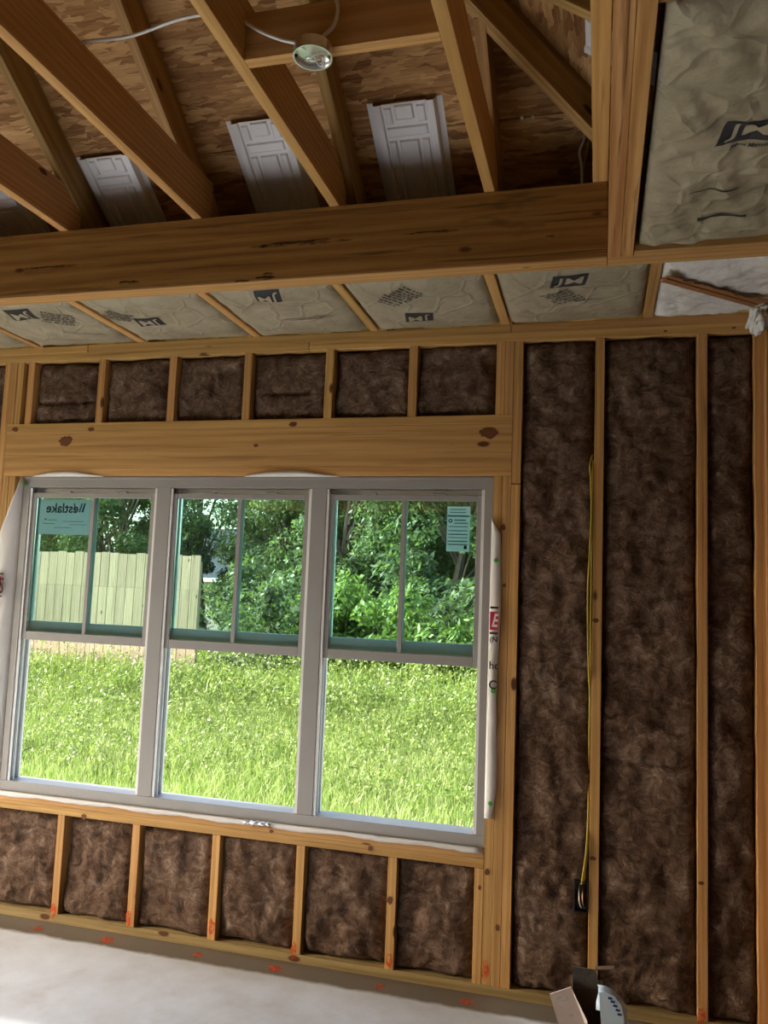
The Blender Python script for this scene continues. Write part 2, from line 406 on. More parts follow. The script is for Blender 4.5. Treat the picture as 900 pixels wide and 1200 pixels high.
# spray marks: the crew's layout marks at the stud feet, on plate and slab
def blot(name, cx, cz, w, h, plane, parent, seed):
    r = random.Random(seed); n = 14; P = []
    for k in range(n):
        a = 2*math.pi*k/n; rr = r.uniform(.65, 1.1); P.append((cx+w*rr*math.cos(a), cz+h*rr*math.sin(a)))
    e = .0011
    if plane == 'wall': V = [(u, -e-.001, v) for u, v in P]+[(cx, -e-.001, cz)]
    else: V = [(u, v, e) for u, v in P]+[(cx, cz, e)]
    F = [(n, k, (k+1) % n) for k in range(n)]
    if plane == 'wall': F = [f[::-1] for f in F]
    return from_np(name, V, F, M_SPRAY, parent)
for i, x in enumerate([-2.44, -2.04, -1.635, -1.235, -.82, -.42, .40]):
    blot('spray_mark', x+random.uniform(-.01, .01), .055+.02*(i % 3), .016, .040, 'wall', wf, i)
    blot('spray_mark', x-.02-.04*(i % 2), -.075, 0.024+.014*(i % 2), .03, 'floor', fl, 40+i)

# ------------------------------------------------------------------ brown batts in the wall
def wall_batt(x0, x1, z0, z1, seed, label, group):
    step = .011; nx = max(8, int((x1-x0)/step)); nz = max(8, int((z1-z0)/step))
    u = np.linspace(0, 1, nx+1); v = np.linspace(0, 1, nz+1); U, Vv = np.meshgrid(u, v)
    X = x0+.001+(x1-x0-.002)*U; Z = z0+.001+(z1-z0-.002)*Vv
    ed = np.minimum(np.minimum(X-x0, x1-X), np.minimum(Z-z0, z1-Z))
    wob = fbm(X*9, Z*9, seed+3, 2)*.018
    rec = .042*np.exp(-np.maximum(ed+wob, 0)/.014)
    y = .016+rec-.030*fbm(X*11, Z*8, seed, 4)-.010*np.abs(fbm(X*26, Z*18, seed+9, 2))
    tear = np.abs(Z-(z0+(z1-z0)*(.38+.2*vnoise(np.array([seed*.37]), np.array([.5]), 2)[0])+.02*fbm(X*4, Z*0, seed+5, 2)))
    y = y+.022*np.exp(-(tear/.007)**2)*((seed//13) % 3 == 1)*(vnoise(X*5, Z*0+seed, 7)+.5)
    y = np.clip(y, .0015, .075)
    c = Vector(((x0+x1)/2, .045, z0))
    V = np.stack([X.ravel()-c.x, y.ravel()-c.y, Z.ravel()-c.z], 1).tolist(); nn = nx+1
    F = [(j*nn+i, j*nn+i+1, (j+1)*nn+i+1, (j+1)*nn+i) for j in range(nz) for i in range(nx)]
    b = len(V); V += [(x0+.001-c.x, .088-c.y, .001), (x1-.001-c.x, .088-c.y, .001), (x1-.001-c.x, .088-c.y, z1-z0-.001), (x0+.001-c.x, .088-c.y, z1-z0-.001)]
    F += [(b+3, b+2, b+1, b)]
    F += [tuple([b, b+1]+[i for i in range(nx, -1, -1)])]
    F += [tuple([b+2, b+3]+[nz*nn+i for i in range(0, nn)])]
    F += [tuple([b+3, b]+[j*nn for j in range(0, nz+1)])]
    F += [tuple([b+1, b+2]+[j*nn+nx for j in range(nz, -1, -1)])]
    o = from_np('insulation_batt', V, F, M_GLASSWOOL, smooth=True); o.location = c
    tag(o, label, 'insulation', group)
    return o
e = UP+[-.438]
names = ['first', 'second', 'third', 'fourth', 'fifth', 'sixth']
for i in range(6):
    wall_batt(e[i]+T, e[i+1], 2.373, ZP, 100+i*13, f'short brown fibreglass batt above the window header, {names[5-i]} bay from the tall batts', 'brown batts above the header')
e = [XL0]+LOW
for i in range(6):
    wall_batt(e[i]+(T if i else 0), e[i+1], T, .487, 300+i*13, f'short brown fibreglass batt below the window sill, {names[5-i]} bay from the tall batts', 'brown batts below the sill')
wall_batt(-.324, -.023, T, ZP, 500, 'tall brown fibreglass batt between window framing and wired stud', 'tall brown batts')
wall_batt(.0151, .379, T, ZP, 520, 'widest tall brown fibreglass batt, right of the wired stud', 'tall brown batts')
wall_batt(.4171, .592, T, ZP, 540, 'narrow tall brown fibreglass batt in the room corner', 'tall brown batts')
wall_batt(-3.362, -2.97, T, ZP, 560, 'tall brown fibreglass batt beyond the window on the house wrap side', 'tall brown batts')

# ------------------------------------------------------------------ right wall
wr = boxes('wall_right', [(XR+D, XR+D+.012, -8, .0, 0, ZC)], M_OSB, c=0)
tag(wr, 'right side wall of open pine studs at the corner', 'wall', kind='structure')
board('bottom_plate', XR, XR+D, -8, -.001, 0, T, M_TREAT, wr); board('top_plate', XR, XR+D, -8, -.001, ZP, ZP+T, M_PINE, wr); board('top_plate', XR, XR+D, -8, -.001, ZP+T, ZC, M_PINE, wr)
for y in (-.0391, -.42, -.83, -1.23, -1.64, -2.05, -2.45, -2.86, -3.27, -3.67, -4.08): board('stud', XR, XR+D, y, y+.038, T, ZP, M_PINE, wr)

YS = [-.0391, -.42, -.83, -1.23, -1.64, -2.05, -2.45, -2.86, -3.27, -3.67, -4.08, -4.48, -4.89, -5.3, -5.7, -6.11, -6.51, -6.92, -7.33, -7.73]
for y in YS[11:]: board('stud', XR, XR+D, y, y+.038, T, ZP, M_PINE, wr)
for a, b in zip(YS[:-1], YS[1:]):
    board('insulation_batt', XR+.018, XR+D-.001, b+.040, a-.002, T+.001, ZP-.001, M_GLASSWOOL, wr, axis=1, c=.012)  # dark batts added to dim light bounced off this wall

# ------------------------------------------------------------------ left wall with a wide doorway added to let light in, and back wall (both behind the view)
LX = -5.4; OY0, OY1, OH = -2.5, -.82, 2.40
wlf = boxes('wall_left', [(LX-.012, LX, OY1, .0, 0, ZC), (LX-.012, LX, -8, OY0, 0, ZC), (LX-.012, LX, OY0, OY1, OH, ZC)], M_OSB, c=0)
tag(wlf, 'left wall of strand board with a wide opening added for light', 'wall', kind='structure')
gv = [(LX-.012, .0, ZC), (LX-.012, -8.6, ZC), (LX-.012, -4.3, ZC+.16+SL*4.3)]
from_np('gable', gv+[(x+.012, y, z) for x, y, z in gv], [(0, 1, 2), (5, 4, 3), (0, 3, 4, 1), (1, 4, 5, 2), (2, 5, 3, 0)], M_OSB, wlf)
board('light_opening_header', LX, LX+D, OY0, OY1, OH, OH+.28, M_PINE, wlf)
for y in (OY0-.04, OY1, -.05): board('stud', LX, LX+D, y, y+T, T, ZP, M_PINE, wlf)
wbk = boxes('wall_back', [(LX, .80, -8.0, -7.988, 0, ZC)], M_OSB, c=0)
for k in range(15):
    x_ = LX+.05+k*.4064; board('stud', x_, x_+T, -7.987, -7.90, T, ZP, M_PINE, wbk)
    if k < 14: board('insulation_batt', x_+T+.001, x_+.4054, -7.986, -7.915, T+.001, ZP-.001, M_GLASSWOOL, wbk, axis=2, c=.012)  # unseen dark batts, added to cut light bounced from behind
tag(wbk, 'back wall of strand board behind the camera', 'wall', kind='structure')

# ------------------------------------------------------------------ ceiling frame: flat border, drop beam, raised tray
ce = empty('ceiling', (0, 0, ZC)); tag(ce, 'open ceiling framing with a flat border and a raised tray', 'ceiling', kind='structure')
JX = [-2.805, -2.203, -1.592, -1.014, -.422, .166]
for x in JX: board('ceiling_joist', x, x+T, -.5585, D, ZC+.0005, ZC+.14, M_PINE, ce)
for x in (-3.41, -4.02, -4.63, -5.24): board('ceiling_joist', x, x+T, -.5585, D, ZC+.0005, ZC+.14, M_PINE, ce)
bx0 = -5.4
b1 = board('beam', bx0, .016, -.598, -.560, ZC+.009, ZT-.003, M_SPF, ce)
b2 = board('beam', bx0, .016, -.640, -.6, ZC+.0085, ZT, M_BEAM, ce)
board('beam_lit_strip', bx0, .016, -.640, -.560, ZC, ZC+.008, M_PINE, ce)  # pale pine stands in for light on the beam's underside
tag(b2, 'dark stained front face of the beam')
# strip right of the tray
board('beam', .018, XR+.05, -.598, -.560, ZC+.001, ZT-.003, M_PINE, ce)
board('beam', .018, XR+.05, -.638, -.5985, ZC, ZT-.003, M_PINE, ce)
board('beam', .104, XR+.05, -.678, -.6385, ZC, ZC+.184, M_PINE, ce)
# doubled joist on the right edge of the tray
board('edge_joist', .018, .0605, -4.2, -.6785+.04, ZC+.001, ZT-.003, M_PLY, ce)
board('edge_joist', .0615, .101, -4.2, -.6385, ZC, ZC+.235, M_PLY, ce)
board('block', .1015, XR, -1.872, -1.834, ZC+.012, ZC+.15, M_PINE, ce); board('block', .1015, XR, -3.06, -3.022, ZC, ZC+.14, M_PINE, ce)
# tray joists
TJ = [-4.03, -3.42, -2.81, -2.20, -1.582, -1.006, -.416]
for x in TJ: board('tray_joist', x, x+T, -4.2, -.5605, ZT+.001, ZT+.185, M_PINE, ce)
board('tray_joist', -.0355, .0165, -4.2, -.5605, ZT+.001, ZT+.185, M_PINE, ce)
board('blocking', -1.006+T+.0005, -.4165, -1.495, -1.457, ZT+.0005, ZT+.14, M_PINE, ce)
# back edge of the tray, behind the camera
board('beam', bx0, .016, -4.285, -4.205, ZC, ZT+.19, M_PINE, ce)

# ------------------------------------------------------------------ roof
ro = empty('roof', (0, 0, 3.2)); tag(ro, 'underside of the hip roof with rafters and strand board', 'roof', kind='structure')
DK = .168
ca = 1/math.sqrt(1+SL*SL); DEP = DK*ca-.001
RX = [-5.2, -4.62, -4.01, -3.40, -2.79, -2.185, -1.633, -.975, -.411, .19]
YR = -4.3
def rafter_front(x, ytop, ylow=.45):
    c = DEP/2/ca
    return bar('rafter', (x+T/2, ylow, raf_z(ylow)+c), (x+T/2, ytop, raf_z(ytop)+c), T, DEP, M_SPF, ro)
for x in RX:
    yh = max(YR, x+T-XH-.02)         # stops at the hip where there is one
    if x < -.0: rafter_front(x, YR if x < -3.6 else yh+.02)
    else: rafter_front(x, yh+.03)
# hip rafter: from corner up and inward
def hipz(y, off=0): return ZC+off-SL*y
hy0, hy1 = .35, -4.25
X0, X1 = XH+hy0, XH+hy1
sz = .184
bar('hip_rafter', (X0+.019, hy0+.0, hipz(hy0)+sz/2*1.1), (X1+.019, hy1, hipz(hy1)+sz/2*1.1), .040, sz, M_SPF, ro)
# jack rafters of the right slope
for y in (-.35, -1.27, -1.86, -2.41, -3.02, -3.63):
    c = DEP/2/ca
    bar('jack_rafter', (XH+.40, y, ZC-.667*.40+c), (XH+y+.05, y, ZC-SL*(y+.05)+c), T, DEP, M_SPF, ro)
# strand board sheets, course by course
TH = .0118
def slope_piece(poly, zf, nm='osb_panel', mat=None):
    mat = mat or M_OSB
    """poly: plan points; sheet of real thickness, its local z across the sheet."""
    P = [Vector((x, y, zf(x, y))) for x, y in poly]
    n = (P[1]-P[0]).cross(P[2]-P[0]).normalized()
    if n.z < 0: n = -n
    o_ = P[0]; X = Vector((1, 0, 0)) if abs(n.x) < .1 else Vector((0, 1, 0)); Y = n.cross(X).normalized(); X = Y.cross(n)
    L = [((p-o_).dot(X), (p-o_).dot(Y)) for p in P]
    k = len(L); V = [(a, b, 0) for a, b in L]+[(a, b, TH) for a, b in L]
    F = [tuple(range(k))[::-1], tuple(range(k, 2*k))]+[(i, (i+1) % k, k+(i+1) % k, k+i) for i in range(k)]
    me = bpy.data.meshes.new(nm); me.from_pydata(V, [], F); me.update()
    bm = bmesh.new(); bm.from_mesh(me); bmesh.ops.recalc_face_normals(bm, faces=bm.faces[:]); bm.to_mesh(me); bm.free()
    me.materials.append(mat); o = bpy.data.objects.new(nm, me); C.objects.link(o); o.parent = ro
    m = Matrix((X, Y, n)).transposed().to_4x4(); m.translation = o_-ro.location; o.matrix_local = m
def clip(poly, f):
    out = []
    for i in range(len(poly)):
        a, b = poly[i], poly[(i+1) % len(poly)]; fa, fb = f(a), f(b)
        if fa >= 0: out.append(a)
        if fa*fb < 0:
            t = fa/(fa-fb); out.append((a[0]+(b[0]-a[0])*t, a[1]+(b[1]-a[1])*t))
    return out
courses = [.412, -.603, -1.617, -2.631, -3.645, YR]
fz = lambda x, y: ZC+DK-SL*y
rz = lambda x, y: ZC+DK+SL*(XH-x)
for k in range(5):
    ya, yb = courses[k]-.0015, courses[k+1]+.0015
    xs = [-5.6]+[v for v in (([-3.4, -.96] if k % 2 else [-4.62, -2.2, .2]))]+[1.4]
    for a, b in zip(xs[:-1], xs[1:]):
        P = clip([(a+.001, ya), (b-.001, ya), (b-.001, yb), (a+.001, yb)], lambda p: (XH+p[1]-.002)-p[0])
        if len(P) > 2: slope_piece(P, fz)
    # the other slope, courses running along y
    xa, xb = XH+courses[k]-.0015, XH+courses[k+1]+.0015
    ys = [-8.2, -6.2, -3.7, -1.25, 1.0]
    for a, b in zip(ys[:-1], ys[1:]):
        P = clip([(xa, a+.001), (xa, b-.001), (xb, b-.001), (xb, a+.001)], lambda p: p[0]-(XH+p[1]+.002))
        P = clip(P, lambda p: p[0]-(XH-8.6-p[1])) if P else P
        if len(P) > 2: slope_piece(P, rz)
# back slope
for k in range(5):
    ya, yb = 2*YR-courses[k]+.0015, 2*YR-courses[k+1]-.0015
    P = clip([(-5.6, ya), (1.4, ya), (1.4, yb), (-5.6, yb)], lambda p: (XH+(2*YR-p[1]))-p[0])
    if len(P) > 2: slope_piece(P, lambda x, y: ZC+DK-SL*(2*YR-y))

# felt over the sheets keeps the seams dark
slope_piece([(-5.6, .41), (XH+.41, .41), (XH+YR, YR), (-5.6, YR)], lambda x, y: fz(x, y)+.0160, 'roof_felt', M_BLACK)
slope_piece([(XH+.41, .41), (XH+.41, -9.0), (XH+YR, YR)], lambda x, y: rz(x, y)+.0160, 'roof_felt', M_BLACK)
slope_piece([(-5.6, 2*YR-.41), (XH+.41, 2*YR-.41), (XH+YR, YR), (-5.6, YR)], lambda x, y: ZC+DK-SL*(2*YR-y)+.0160, 'roof_felt', M_BLACK)
for x in (-.29, -.25, -.68, -1.27):
    board('sheet_clip', x-.006, x+.006, -.612, -.594, fz(0, -.603)-.006, fz(0, -.603)+.002, M_STEEL, ro)
# foam vent baffles stapled under the sheets between rafters
def baffle(x0, x1, yt, yb, label, side='front'):
    w = x1-x0; L = (yt-yb)/-1*1.0; L = abs(yt-yb)/ca
    root = empty('vent_baffle', (0, 0, 0))
    # local frame: x across, y down the slope, z away from the deck (down)
    prof = [(0, .0), (.022, .0), (.030, .030), (.055, .030), (.060, .022), (w-.060, .022), (w-.055, .030), (w-.030, .030), (w-.022, .0), (w, .0)]
    V, F = [], []; n = len(prof)
    for yy in (0., L):
        for (a, b) in prof: V.append((a, yy, b+.001))
        for (a, b) in prof: V.append((a, yy, b+.0035))
    for i in range(n-1):
        F.append((n+i, n+i+1, 3*n+i+1, 3*n+i)); F.append((i+1, i, 2*n+i, 2*n+i+1))
        F.append((i, i+1, n+i+1, n+i)); F.append((2*n+i+1, 2*n+i, 3*n+i, 3*n+i+1))
    F += [(0, n, 3*n, 2*n), (n-1, 3*n-1, 4*n-1, 2*n-1)]
    me = bpy.data.meshes.new('chute'); me.from_pydata(V, [], F); me.update()
    sh = link('chute', me, M_BAFFLE); sh.parent = root
    bm = bmesh.new()
    def pad(a0, a1, c0, c1, h=.007):
        r = bmesh.ops.create_cube(bm, size=1)
        for v in r['verts']:
            top = v.co.z > 0; s = .006 if top else 0
            v.co = Vector(((a0+a1)/2+v.co.x*(a1-a0-2*s), (c0+c1)/2+v.co.y*(c1-c0-2*s), .025 + (h if top else 0)))
    m0, m1 = .064, w-.064; mw = m1-m0
    pads = [(m0, m0+mw*.22, .012, .075), (m0+mw*.28, m0+mw*.74, .006, .062), (m0+mw*.80, m1, .012, .075),
            (m0, m1, .085, .125), (m0, m0+mw*.2, .137, L-.13), (m0+mw*.26, m0+mw*.74, .137, L-.13), (m0+mw*.80, m1, .137, L-.13), (m0, m1, L-.115, L-.085)]
    pads += [(m0+mw*.1, m1-mw*.1, L-.07, L-.01)]
    for q in pads:
        bm2 = bm
        bm = bmesh.new(); pad(*q); pm = bpy.data.meshes.new('raised_panel'); bm.to_mesh(pm); bm.free()
        po = link('raised_panel', pm, M_BAFFLE); po.parent = root; bm = bm2
    bm.free()
    if side == 'front':
        Xa = Vector((1, 0, 0)); Ya = Vector((0, ca, -SL*ca)); Za = Xa.cross(Ya)
        if Za.z > 0: Za = -Za
        org = Vector((x0, yt, fz(0, yt)))
    # right-handed frame with z pointing down: flip x
        Xa2 = -Xa; org = Vector((x1, yt, fz(0, yt)))
        R3 = Matrix((Xa2, Ya, Za)).transposed()
    else:
        Ya = Vector((ca, 0, -SL*ca)); Xa2 = Vector((0, 1, 0)); Za = Xa2.cross(Ya)
        org = Vector((yt, x0, rz(yt, 0)))
        if Za.z > 0: Xa2 = -Xa2; Za = -Za; org = Vector((yt, x1, rz(yt, 0)))
        R3 = Matrix((Xa2, Ya, Za)).transposed()
    m = R3.to_4x4(); m.translation = org; root.matrix_world = m
    tag(root, label, 'vent baffle', 'vent baffles under the roof deck')
baffle(-.857, -.570, -.70, -.06, 'white foam vent baffle, first from the hip rafter')
baffle(-1.432, -1.145, -.70, -.06, 'white foam vent baffle, second from the hip rafter')
baffle(-2.148, -1.861, -.643, -.06, 'white foam vent baffle, third from the hip rafter')
baffle(-2.745, -2.458, -.60, -.06, 'white foam vent baffle, fourth from the hip rafter')
baffle(-1.18, -.89, -.045, .35, 'white foam vent baffle on the slope beyond the hip rafter', 'right')

# ------------------------------------------------------------------ paper-faced ceiling batts
def text_mesh(txt, size, bold=0., shear=0., align='CENTER', flip=False):
    cu_ = bpy.data.curves.new('t', 'FONT'); cu_.body = txt; cu_.size = size; cu_.offset = bold; cu_.shear = shear
    cu_.align_x = align; cu_.align_y = 'CENTER'; cu_.resolution_u = 3
    ob = bpy.data.objects.new('t', cu_); C.objects.link(ob)
    bpy.context.view_layer.update()
    dg = bpy.context.evaluated_depsgraph_get(); me = bpy.data.meshes.new_from_object(ob.evaluated_get(dg))
    V = [(v.co.x, v.co.y) for v in me.vertices]; F = [tuple(p.vertices) for p in me.polygons]
    bpy.data.objects.remove(ob); bpy.data.curves.remove(cu_); bpy.data.meshes.remove(me)
    return V, F
def flat_print(name, V2, F, fn, mat, parent, sub=1, loc=None):
    bm = bmesh.new(); vs = [bm.verts.new((a, b, 0)) for a, b in V2]
    for f in F:
        try: bm.faces.new([vs[i] for i in f])
        except ValueError: pass
    if sub:
        bmesh.ops.triangulate(bm, faces=bm.faces[:]); 
        le = [e_ for e_ in bm.edges if e_.calc_length() > .012]
        if le: bmesh.ops.subdivide_edges(bm, edges=le, cuts=sub, use_grid_fill=False); bmesh.ops.triangulate(bm, faces=bm.faces[:])
    for v in bm.verts: v.co = Vector(fn(v.co.x, v.co.y))
    bmesh.ops.recalc_face_normals(bm, faces=bm.faces[:])
    me = bpy.data.meshes.new(name); bm.to_mesh(me); bm.free()
    return link(name, me, mat, parent)
def rect2(x0, x1, y0, y1, n=4, m=2, sk=0.):
    V = [(x0+(x1-x0)*i/n+sk*(y0+(y1-y0)*j/m), y0+(y1-y0)*j/m) for j in range(m+1) for i in range(n+1)]
    F = [(j*(n+1)+i, j*(n+1)+i+1, (j+1)*(n+1)+i+1, (j+1)*(n+1)+i) for j in range(m) for i in range(n)]
    return V, F

M_KRAFT_INK = simple('kraft_knockout', (.38, .33, .235), .6, noise=.15)
def ceil_batt(x0, x1, y0, y1, seed, label, mat=M_KRAFT, puff=.012, wr_amp=.010, base=ZC, group='paper-faced batts in the ceiling', step=.014, top=.10, edge=.02, name='insulation_batt'):
    nx = max(8, int((x1-x0)/step)); ny = max(8, int((y1-y0)/step))
    cx, cy = (x0+x1)/2, (y0+y1)/2
    def h(X, Y):
        X = np.asarray(X, float); Y = np.asarray(Y, float)
        ed = np.minimum(np.minimum(X-x0, x1-X), np.minimum(Y-y0, y1-Y)); ed = np.maximum(ed, 0)
        pil = (1-np.exp(-ed/edge))
        ang = .6+.5*math.sin(seed); A = X*math.cos(ang)+Y*math.sin(ang); B = -X*math.sin(ang)+Y*math.cos(ang)
        ridg = (.5-np.abs(fbm(A*3.2+.4*vnoise(B*6, A*2, seed+8), B*9, seed, 3)))-.35
        return base+.020-pil*(.020+puff*(1+.5*fbm(X*4, Y*4, seed+4, 2)))-wr_amp*ridg*pil-wr_amp*.5*fbm(X*18, Y*18, seed+2, 2)*pil
    U, Vv = np.meshgrid(np.linspace(x0+.0015, x1-.0015, nx+1), np.linspace(y0+.0015, y1-.0015, ny+1))
    Z = h(U, Vv); c = Vector((cx, cy, base+top))
    V = np.stack([U.ravel()-c.x, Vv.ravel()-c.y, Z.ravel()-c.z], 1).tolist(); nn = nx+1
    F = [((j+1)*nn+i, (j+1)*nn+i+1, j*nn+i+1, j*nn+i) for j in range(ny) for i in range(nx)]
    b = len(V); V += [(x0+.0015-cx, y0+.0015-cy, 0), (x1-.0015-cx, y0+.0015-cy, 0), (x1-.0015-cx, y1-.0015-cy, 0), (x0+.0015-cx, y1-.0015-cy, 0)]
    F += [(b, b+1, b+2, b+3), tuple([b+1, b]+list(range(0, nn))), tuple([b+3, b+2]+[ny*nn+i for i in range(nx, -1, -1)]),
          tuple([b, b+3]+[j*nn for j in range(ny, -1, -1)]), tuple([b+2, b+1]+[j*nn+nx for j in range(0, ny+1)])]
    o = from_np(name, V, F, mat, smooth=True); o.location = c
    tag(o, label, 'insulation', group)
    def at(px, py, rot=0, off=.0022):
        ca_, sa_ = math.cos(rot), math.sin(rot)
        def fn(u, v, lift=0):
            # text right = +x, text up = towards the room (-y), seen from below
            x = px+u*ca_-v*sa_; y = py-(u*sa_+v*ca_)
            x = min(max(x, x0+.003), x1-.003); y = min(max(y, y0+.003), y1-.003)
            return (x-c.x, y-c.y, float(h(x, y))-off-lift-c.z)
        return fn
    return o, at
def jm(o, at, px, py, rot=0, w=.128, hgt=.095, cap=False, sk=.18):
    f = at(px, py, rot)
    lo = flat_print('printed_logo', *rect2(-w/2, w/2, -hgt/2, hgt/2, 8, 6, sk), f, M_INK, None, 0); lo.parent = o
    V, F = text_mesh('JM', hgt*1.12, .0004, .15)
    xs = [v[0] for v in V]; ys = [v[1] for v in V]; kx = w*.86/(max(xs)-min(xs)); ky = hgt*.78/(max(ys)-min(ys)); mx_ = (max(xs)+min(xs))/2; my_ = (max(ys)+min(ys))/2
    V = [((a-mx_)*kx, (b-my_)*ky) for a, b in V]
    t_ = flat_print('logo_letters', V, F, lambda u, v: f(u, v, .0030), M_KRAFT_INK, None, 3); t_.parent = lo
    if cap:
        V, F = text_mesh('Johns Manville', .017, .0004, .2)
        t2 = flat_print('logo_caption', V, F, lambda u, v: f(u+.01, v*1.25-hgt*.72), M_INK, None, 0); t2.parent = o
def hatch(o, at, px, py, rot=0, n=7, L=.11, gap=.016, seed=1):
    f = at(px, py, rot); r = random.Random(seed); V, F = [], []
    for k in range(n):
        v0 = -n*gap/2+k*gap; u = -L/2+r.uniform(0, .02)
        while u < L/2-.01:
            d = r.uniform(.008, .028); q, g = rect2(u, min(u+d, L/2), v0, v0+gap*.42, 2, 1); b = len(V); V += q; F += [tuple(i+b for i in t) for t in g]; u += d+r.uniform(.003, .008)
    t_ = flat_print('print_block', V, F, f, M_INK, None, 0); t_.parent = o
def pline(o, at, px, py, L, rot=0):
    f = at(px, py, rot); t_ = flat_print('print_line', *rect2(-L/2, L/2, -.0022, .0022, 16, 1), f, M_INK, None, 0); t_.parent = o
P = math.pi
YB0, YB1 = -.558, -.002
o, at = ceil_batt(JX[4]+T, JX[5], YB0, YB1, 21, 'kraft-faced batt in the flat ceiling, first from the white batt'); jm(o, at, -.118, -.475, 0); hatch(o, at, -.15, -.33, .5, 7, .13, .02, 1); pline(o, at, -.08, -.29, .16)
o, at = ceil_batt(JX[3]+T, JX[4], YB0, YB1, 22, 'kraft-faced batt in the flat ceiling, second from the white batt'); hatch(o, at, -.77, -.43, -.9, 9, .12, .022, 2); jm(o, at, -.745, -.19, P, .12, .10)
o, at = ceil_batt(JX[2]+T, JX[3], YB0, YB1, 23, 'kraft-faced batt in the flat ceiling, third from the white batt'); jm(o, at, -1.30, -.505, P, .11, .08); pline(o, at, -1.22, -.26, .26, .1); pline(o, at, -1.21, -.245, .2, .1)
o, at = ceil_batt(JX[1]+T, JX[2], YB0, YB1, 24, 'kraft-faced batt in the flat ceiling, fourth from the white batt'); jm(o, at, -1.96, -.30, P, .13, .11); hatch(o, at, -2.06, -.40, -.7, 6, .13, .02, 3)
o, at = ceil_batt(JX[0]+T, JX[1], YB0, YB1, 25, 'kraft-faced batt in the flat ceiling, fifth from the white batt'); jm(o, at, -2.50, -.47, P, .13, .11); hatch(o, at, -2.36, -.41, -.6, 6, .15, .024, 4); pline(o, at, -2.36, -.20, .2, -.4)
o, at = ceil_batt(-3.41+T, JX[0], YB0, YB1, 26, 'kraft-faced batt in the flat ceiling, sixth from the white batt')
# big batt right of the tray
o, at = ceil_batt(.118, XR-.004, -1.826, -.69, 33, 'large creased kraft-faced batt right of the raised tray', puff=.010, wr_amp=.034, step=.011, edge=.030); jm(o, at, .345, -1.375, .06, .125, .088, True, .3)
f2 = at(.345, -.91, .1); lo = flat_print('print_bar', *rect2(-.068, .068, -.014, .014, 8, 3), f2, M_INK, None, 0); lo.parent = o
pline(o, at, .30, -1.09, .13, .05)
q = at(.44, -1.62, 0); lo = flat_print('print_bar', *rect2(-.05, .05, -.006, .006, 8, 1), q, M_INK, None, 0); lo.parent = o
ceil_batt(.118, XR-.004, -3.018, -1.876, 37, 'kraft-faced batt beyond the crossing block, right of the tray', wr_amp=.02)
# white loose batt in the corner bay
ow, atw = ceil_batt(JX[5]+T, XR-.002, YB0, YB1, 41, 'white fluffy unfaced batt in the corner ceiling bay', M_WHITEWOOL, .012, .030, group='white batt', step=.010)
strip = empty('wood_strip', (.2, -.5, ZC)); tag(strip, 'narrow brown strip lying diagonally across the white batt', 'wood strip')
bar('strip_board', (.208, -.492, ZC-.030), (.572, -.150, ZC-.022), .030, .010, M_TORN, strip)
V, F = [], []; r_ = random.Random(3)
for k in range(31):
    t = k/30; p0 = Vector((.214, -.512, ZC-.030)).lerp(Vector((.588, -.165, ZC-.024)), t); n_ = Vector((.7, -.7, 0)); w_ = r_.uniform(.0, .022)+.014*(t > .8)
    V += [p0-n_*.012, p0+n_*(.004+w_), p0+n_*(.004+w_)+Vector((0, 0, .002)), p0-n_*.012+Vector((0, 0, .002))]
for k in range(30): 
    for i in range(4): F.append((k*4+i, k*4+(i+1) % 4, k*4+4+(i+1) % 4, k*4+4+i))
F += [(0, 1, 2, 3), (123, 122, 121, 120)]
from_np('ragged_edge', V, F, M_TORN, strip)
# loose tuft over the corner
bm = bmesh.new(); bmesh.ops.create_icosphere(bm, subdivisions=4, radius=1)
for v in bm.verts:
    n_ = 1+.95*float(fbm(np.array([v.co.x*2.6+5]), np.array([v.co.z*2.6+v.co.y*2.1+5]), 77, 4)[0])
    v.co = Vector((v.co.x*.036*n_+.012*v.co.z, v.co.y*.05*n_, v.co.z*(.045+.02*(v.co.z < 0))*n_))
me = bpy.data.meshes.new('insulation_tuft'); bm.to_mesh(me); bm.free()
o = link('insulation_tuft', me, M_WHITEWOOL, None, True); o.location = (.600, -.055, ZC-.030)
tag(o, 'torn white tuft of insulation hanging over the corner stud', 'insulation')

# ------------------------------------------------------------------ the window: three mulled single-hung units, lower sashes raised
wi = empty('window_1', (-1.625, .05, SILL)); tag(wi, 'triple white vinyl single-hung window with its lower sashes raised', 'window', kind='structure')
FY0, FY1 = .018, .100
UX = [-2.812, -2.021, -1.231, -.4405]
JB = .036
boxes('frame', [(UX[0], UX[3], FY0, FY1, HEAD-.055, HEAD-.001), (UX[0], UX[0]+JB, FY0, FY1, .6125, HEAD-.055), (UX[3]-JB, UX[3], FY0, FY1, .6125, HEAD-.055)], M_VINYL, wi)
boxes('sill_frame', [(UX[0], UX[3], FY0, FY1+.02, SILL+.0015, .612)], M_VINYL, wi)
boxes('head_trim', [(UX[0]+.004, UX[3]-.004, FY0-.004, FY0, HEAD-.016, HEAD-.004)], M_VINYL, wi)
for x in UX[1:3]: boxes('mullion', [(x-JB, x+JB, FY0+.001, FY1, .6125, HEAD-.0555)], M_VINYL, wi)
MU = .010
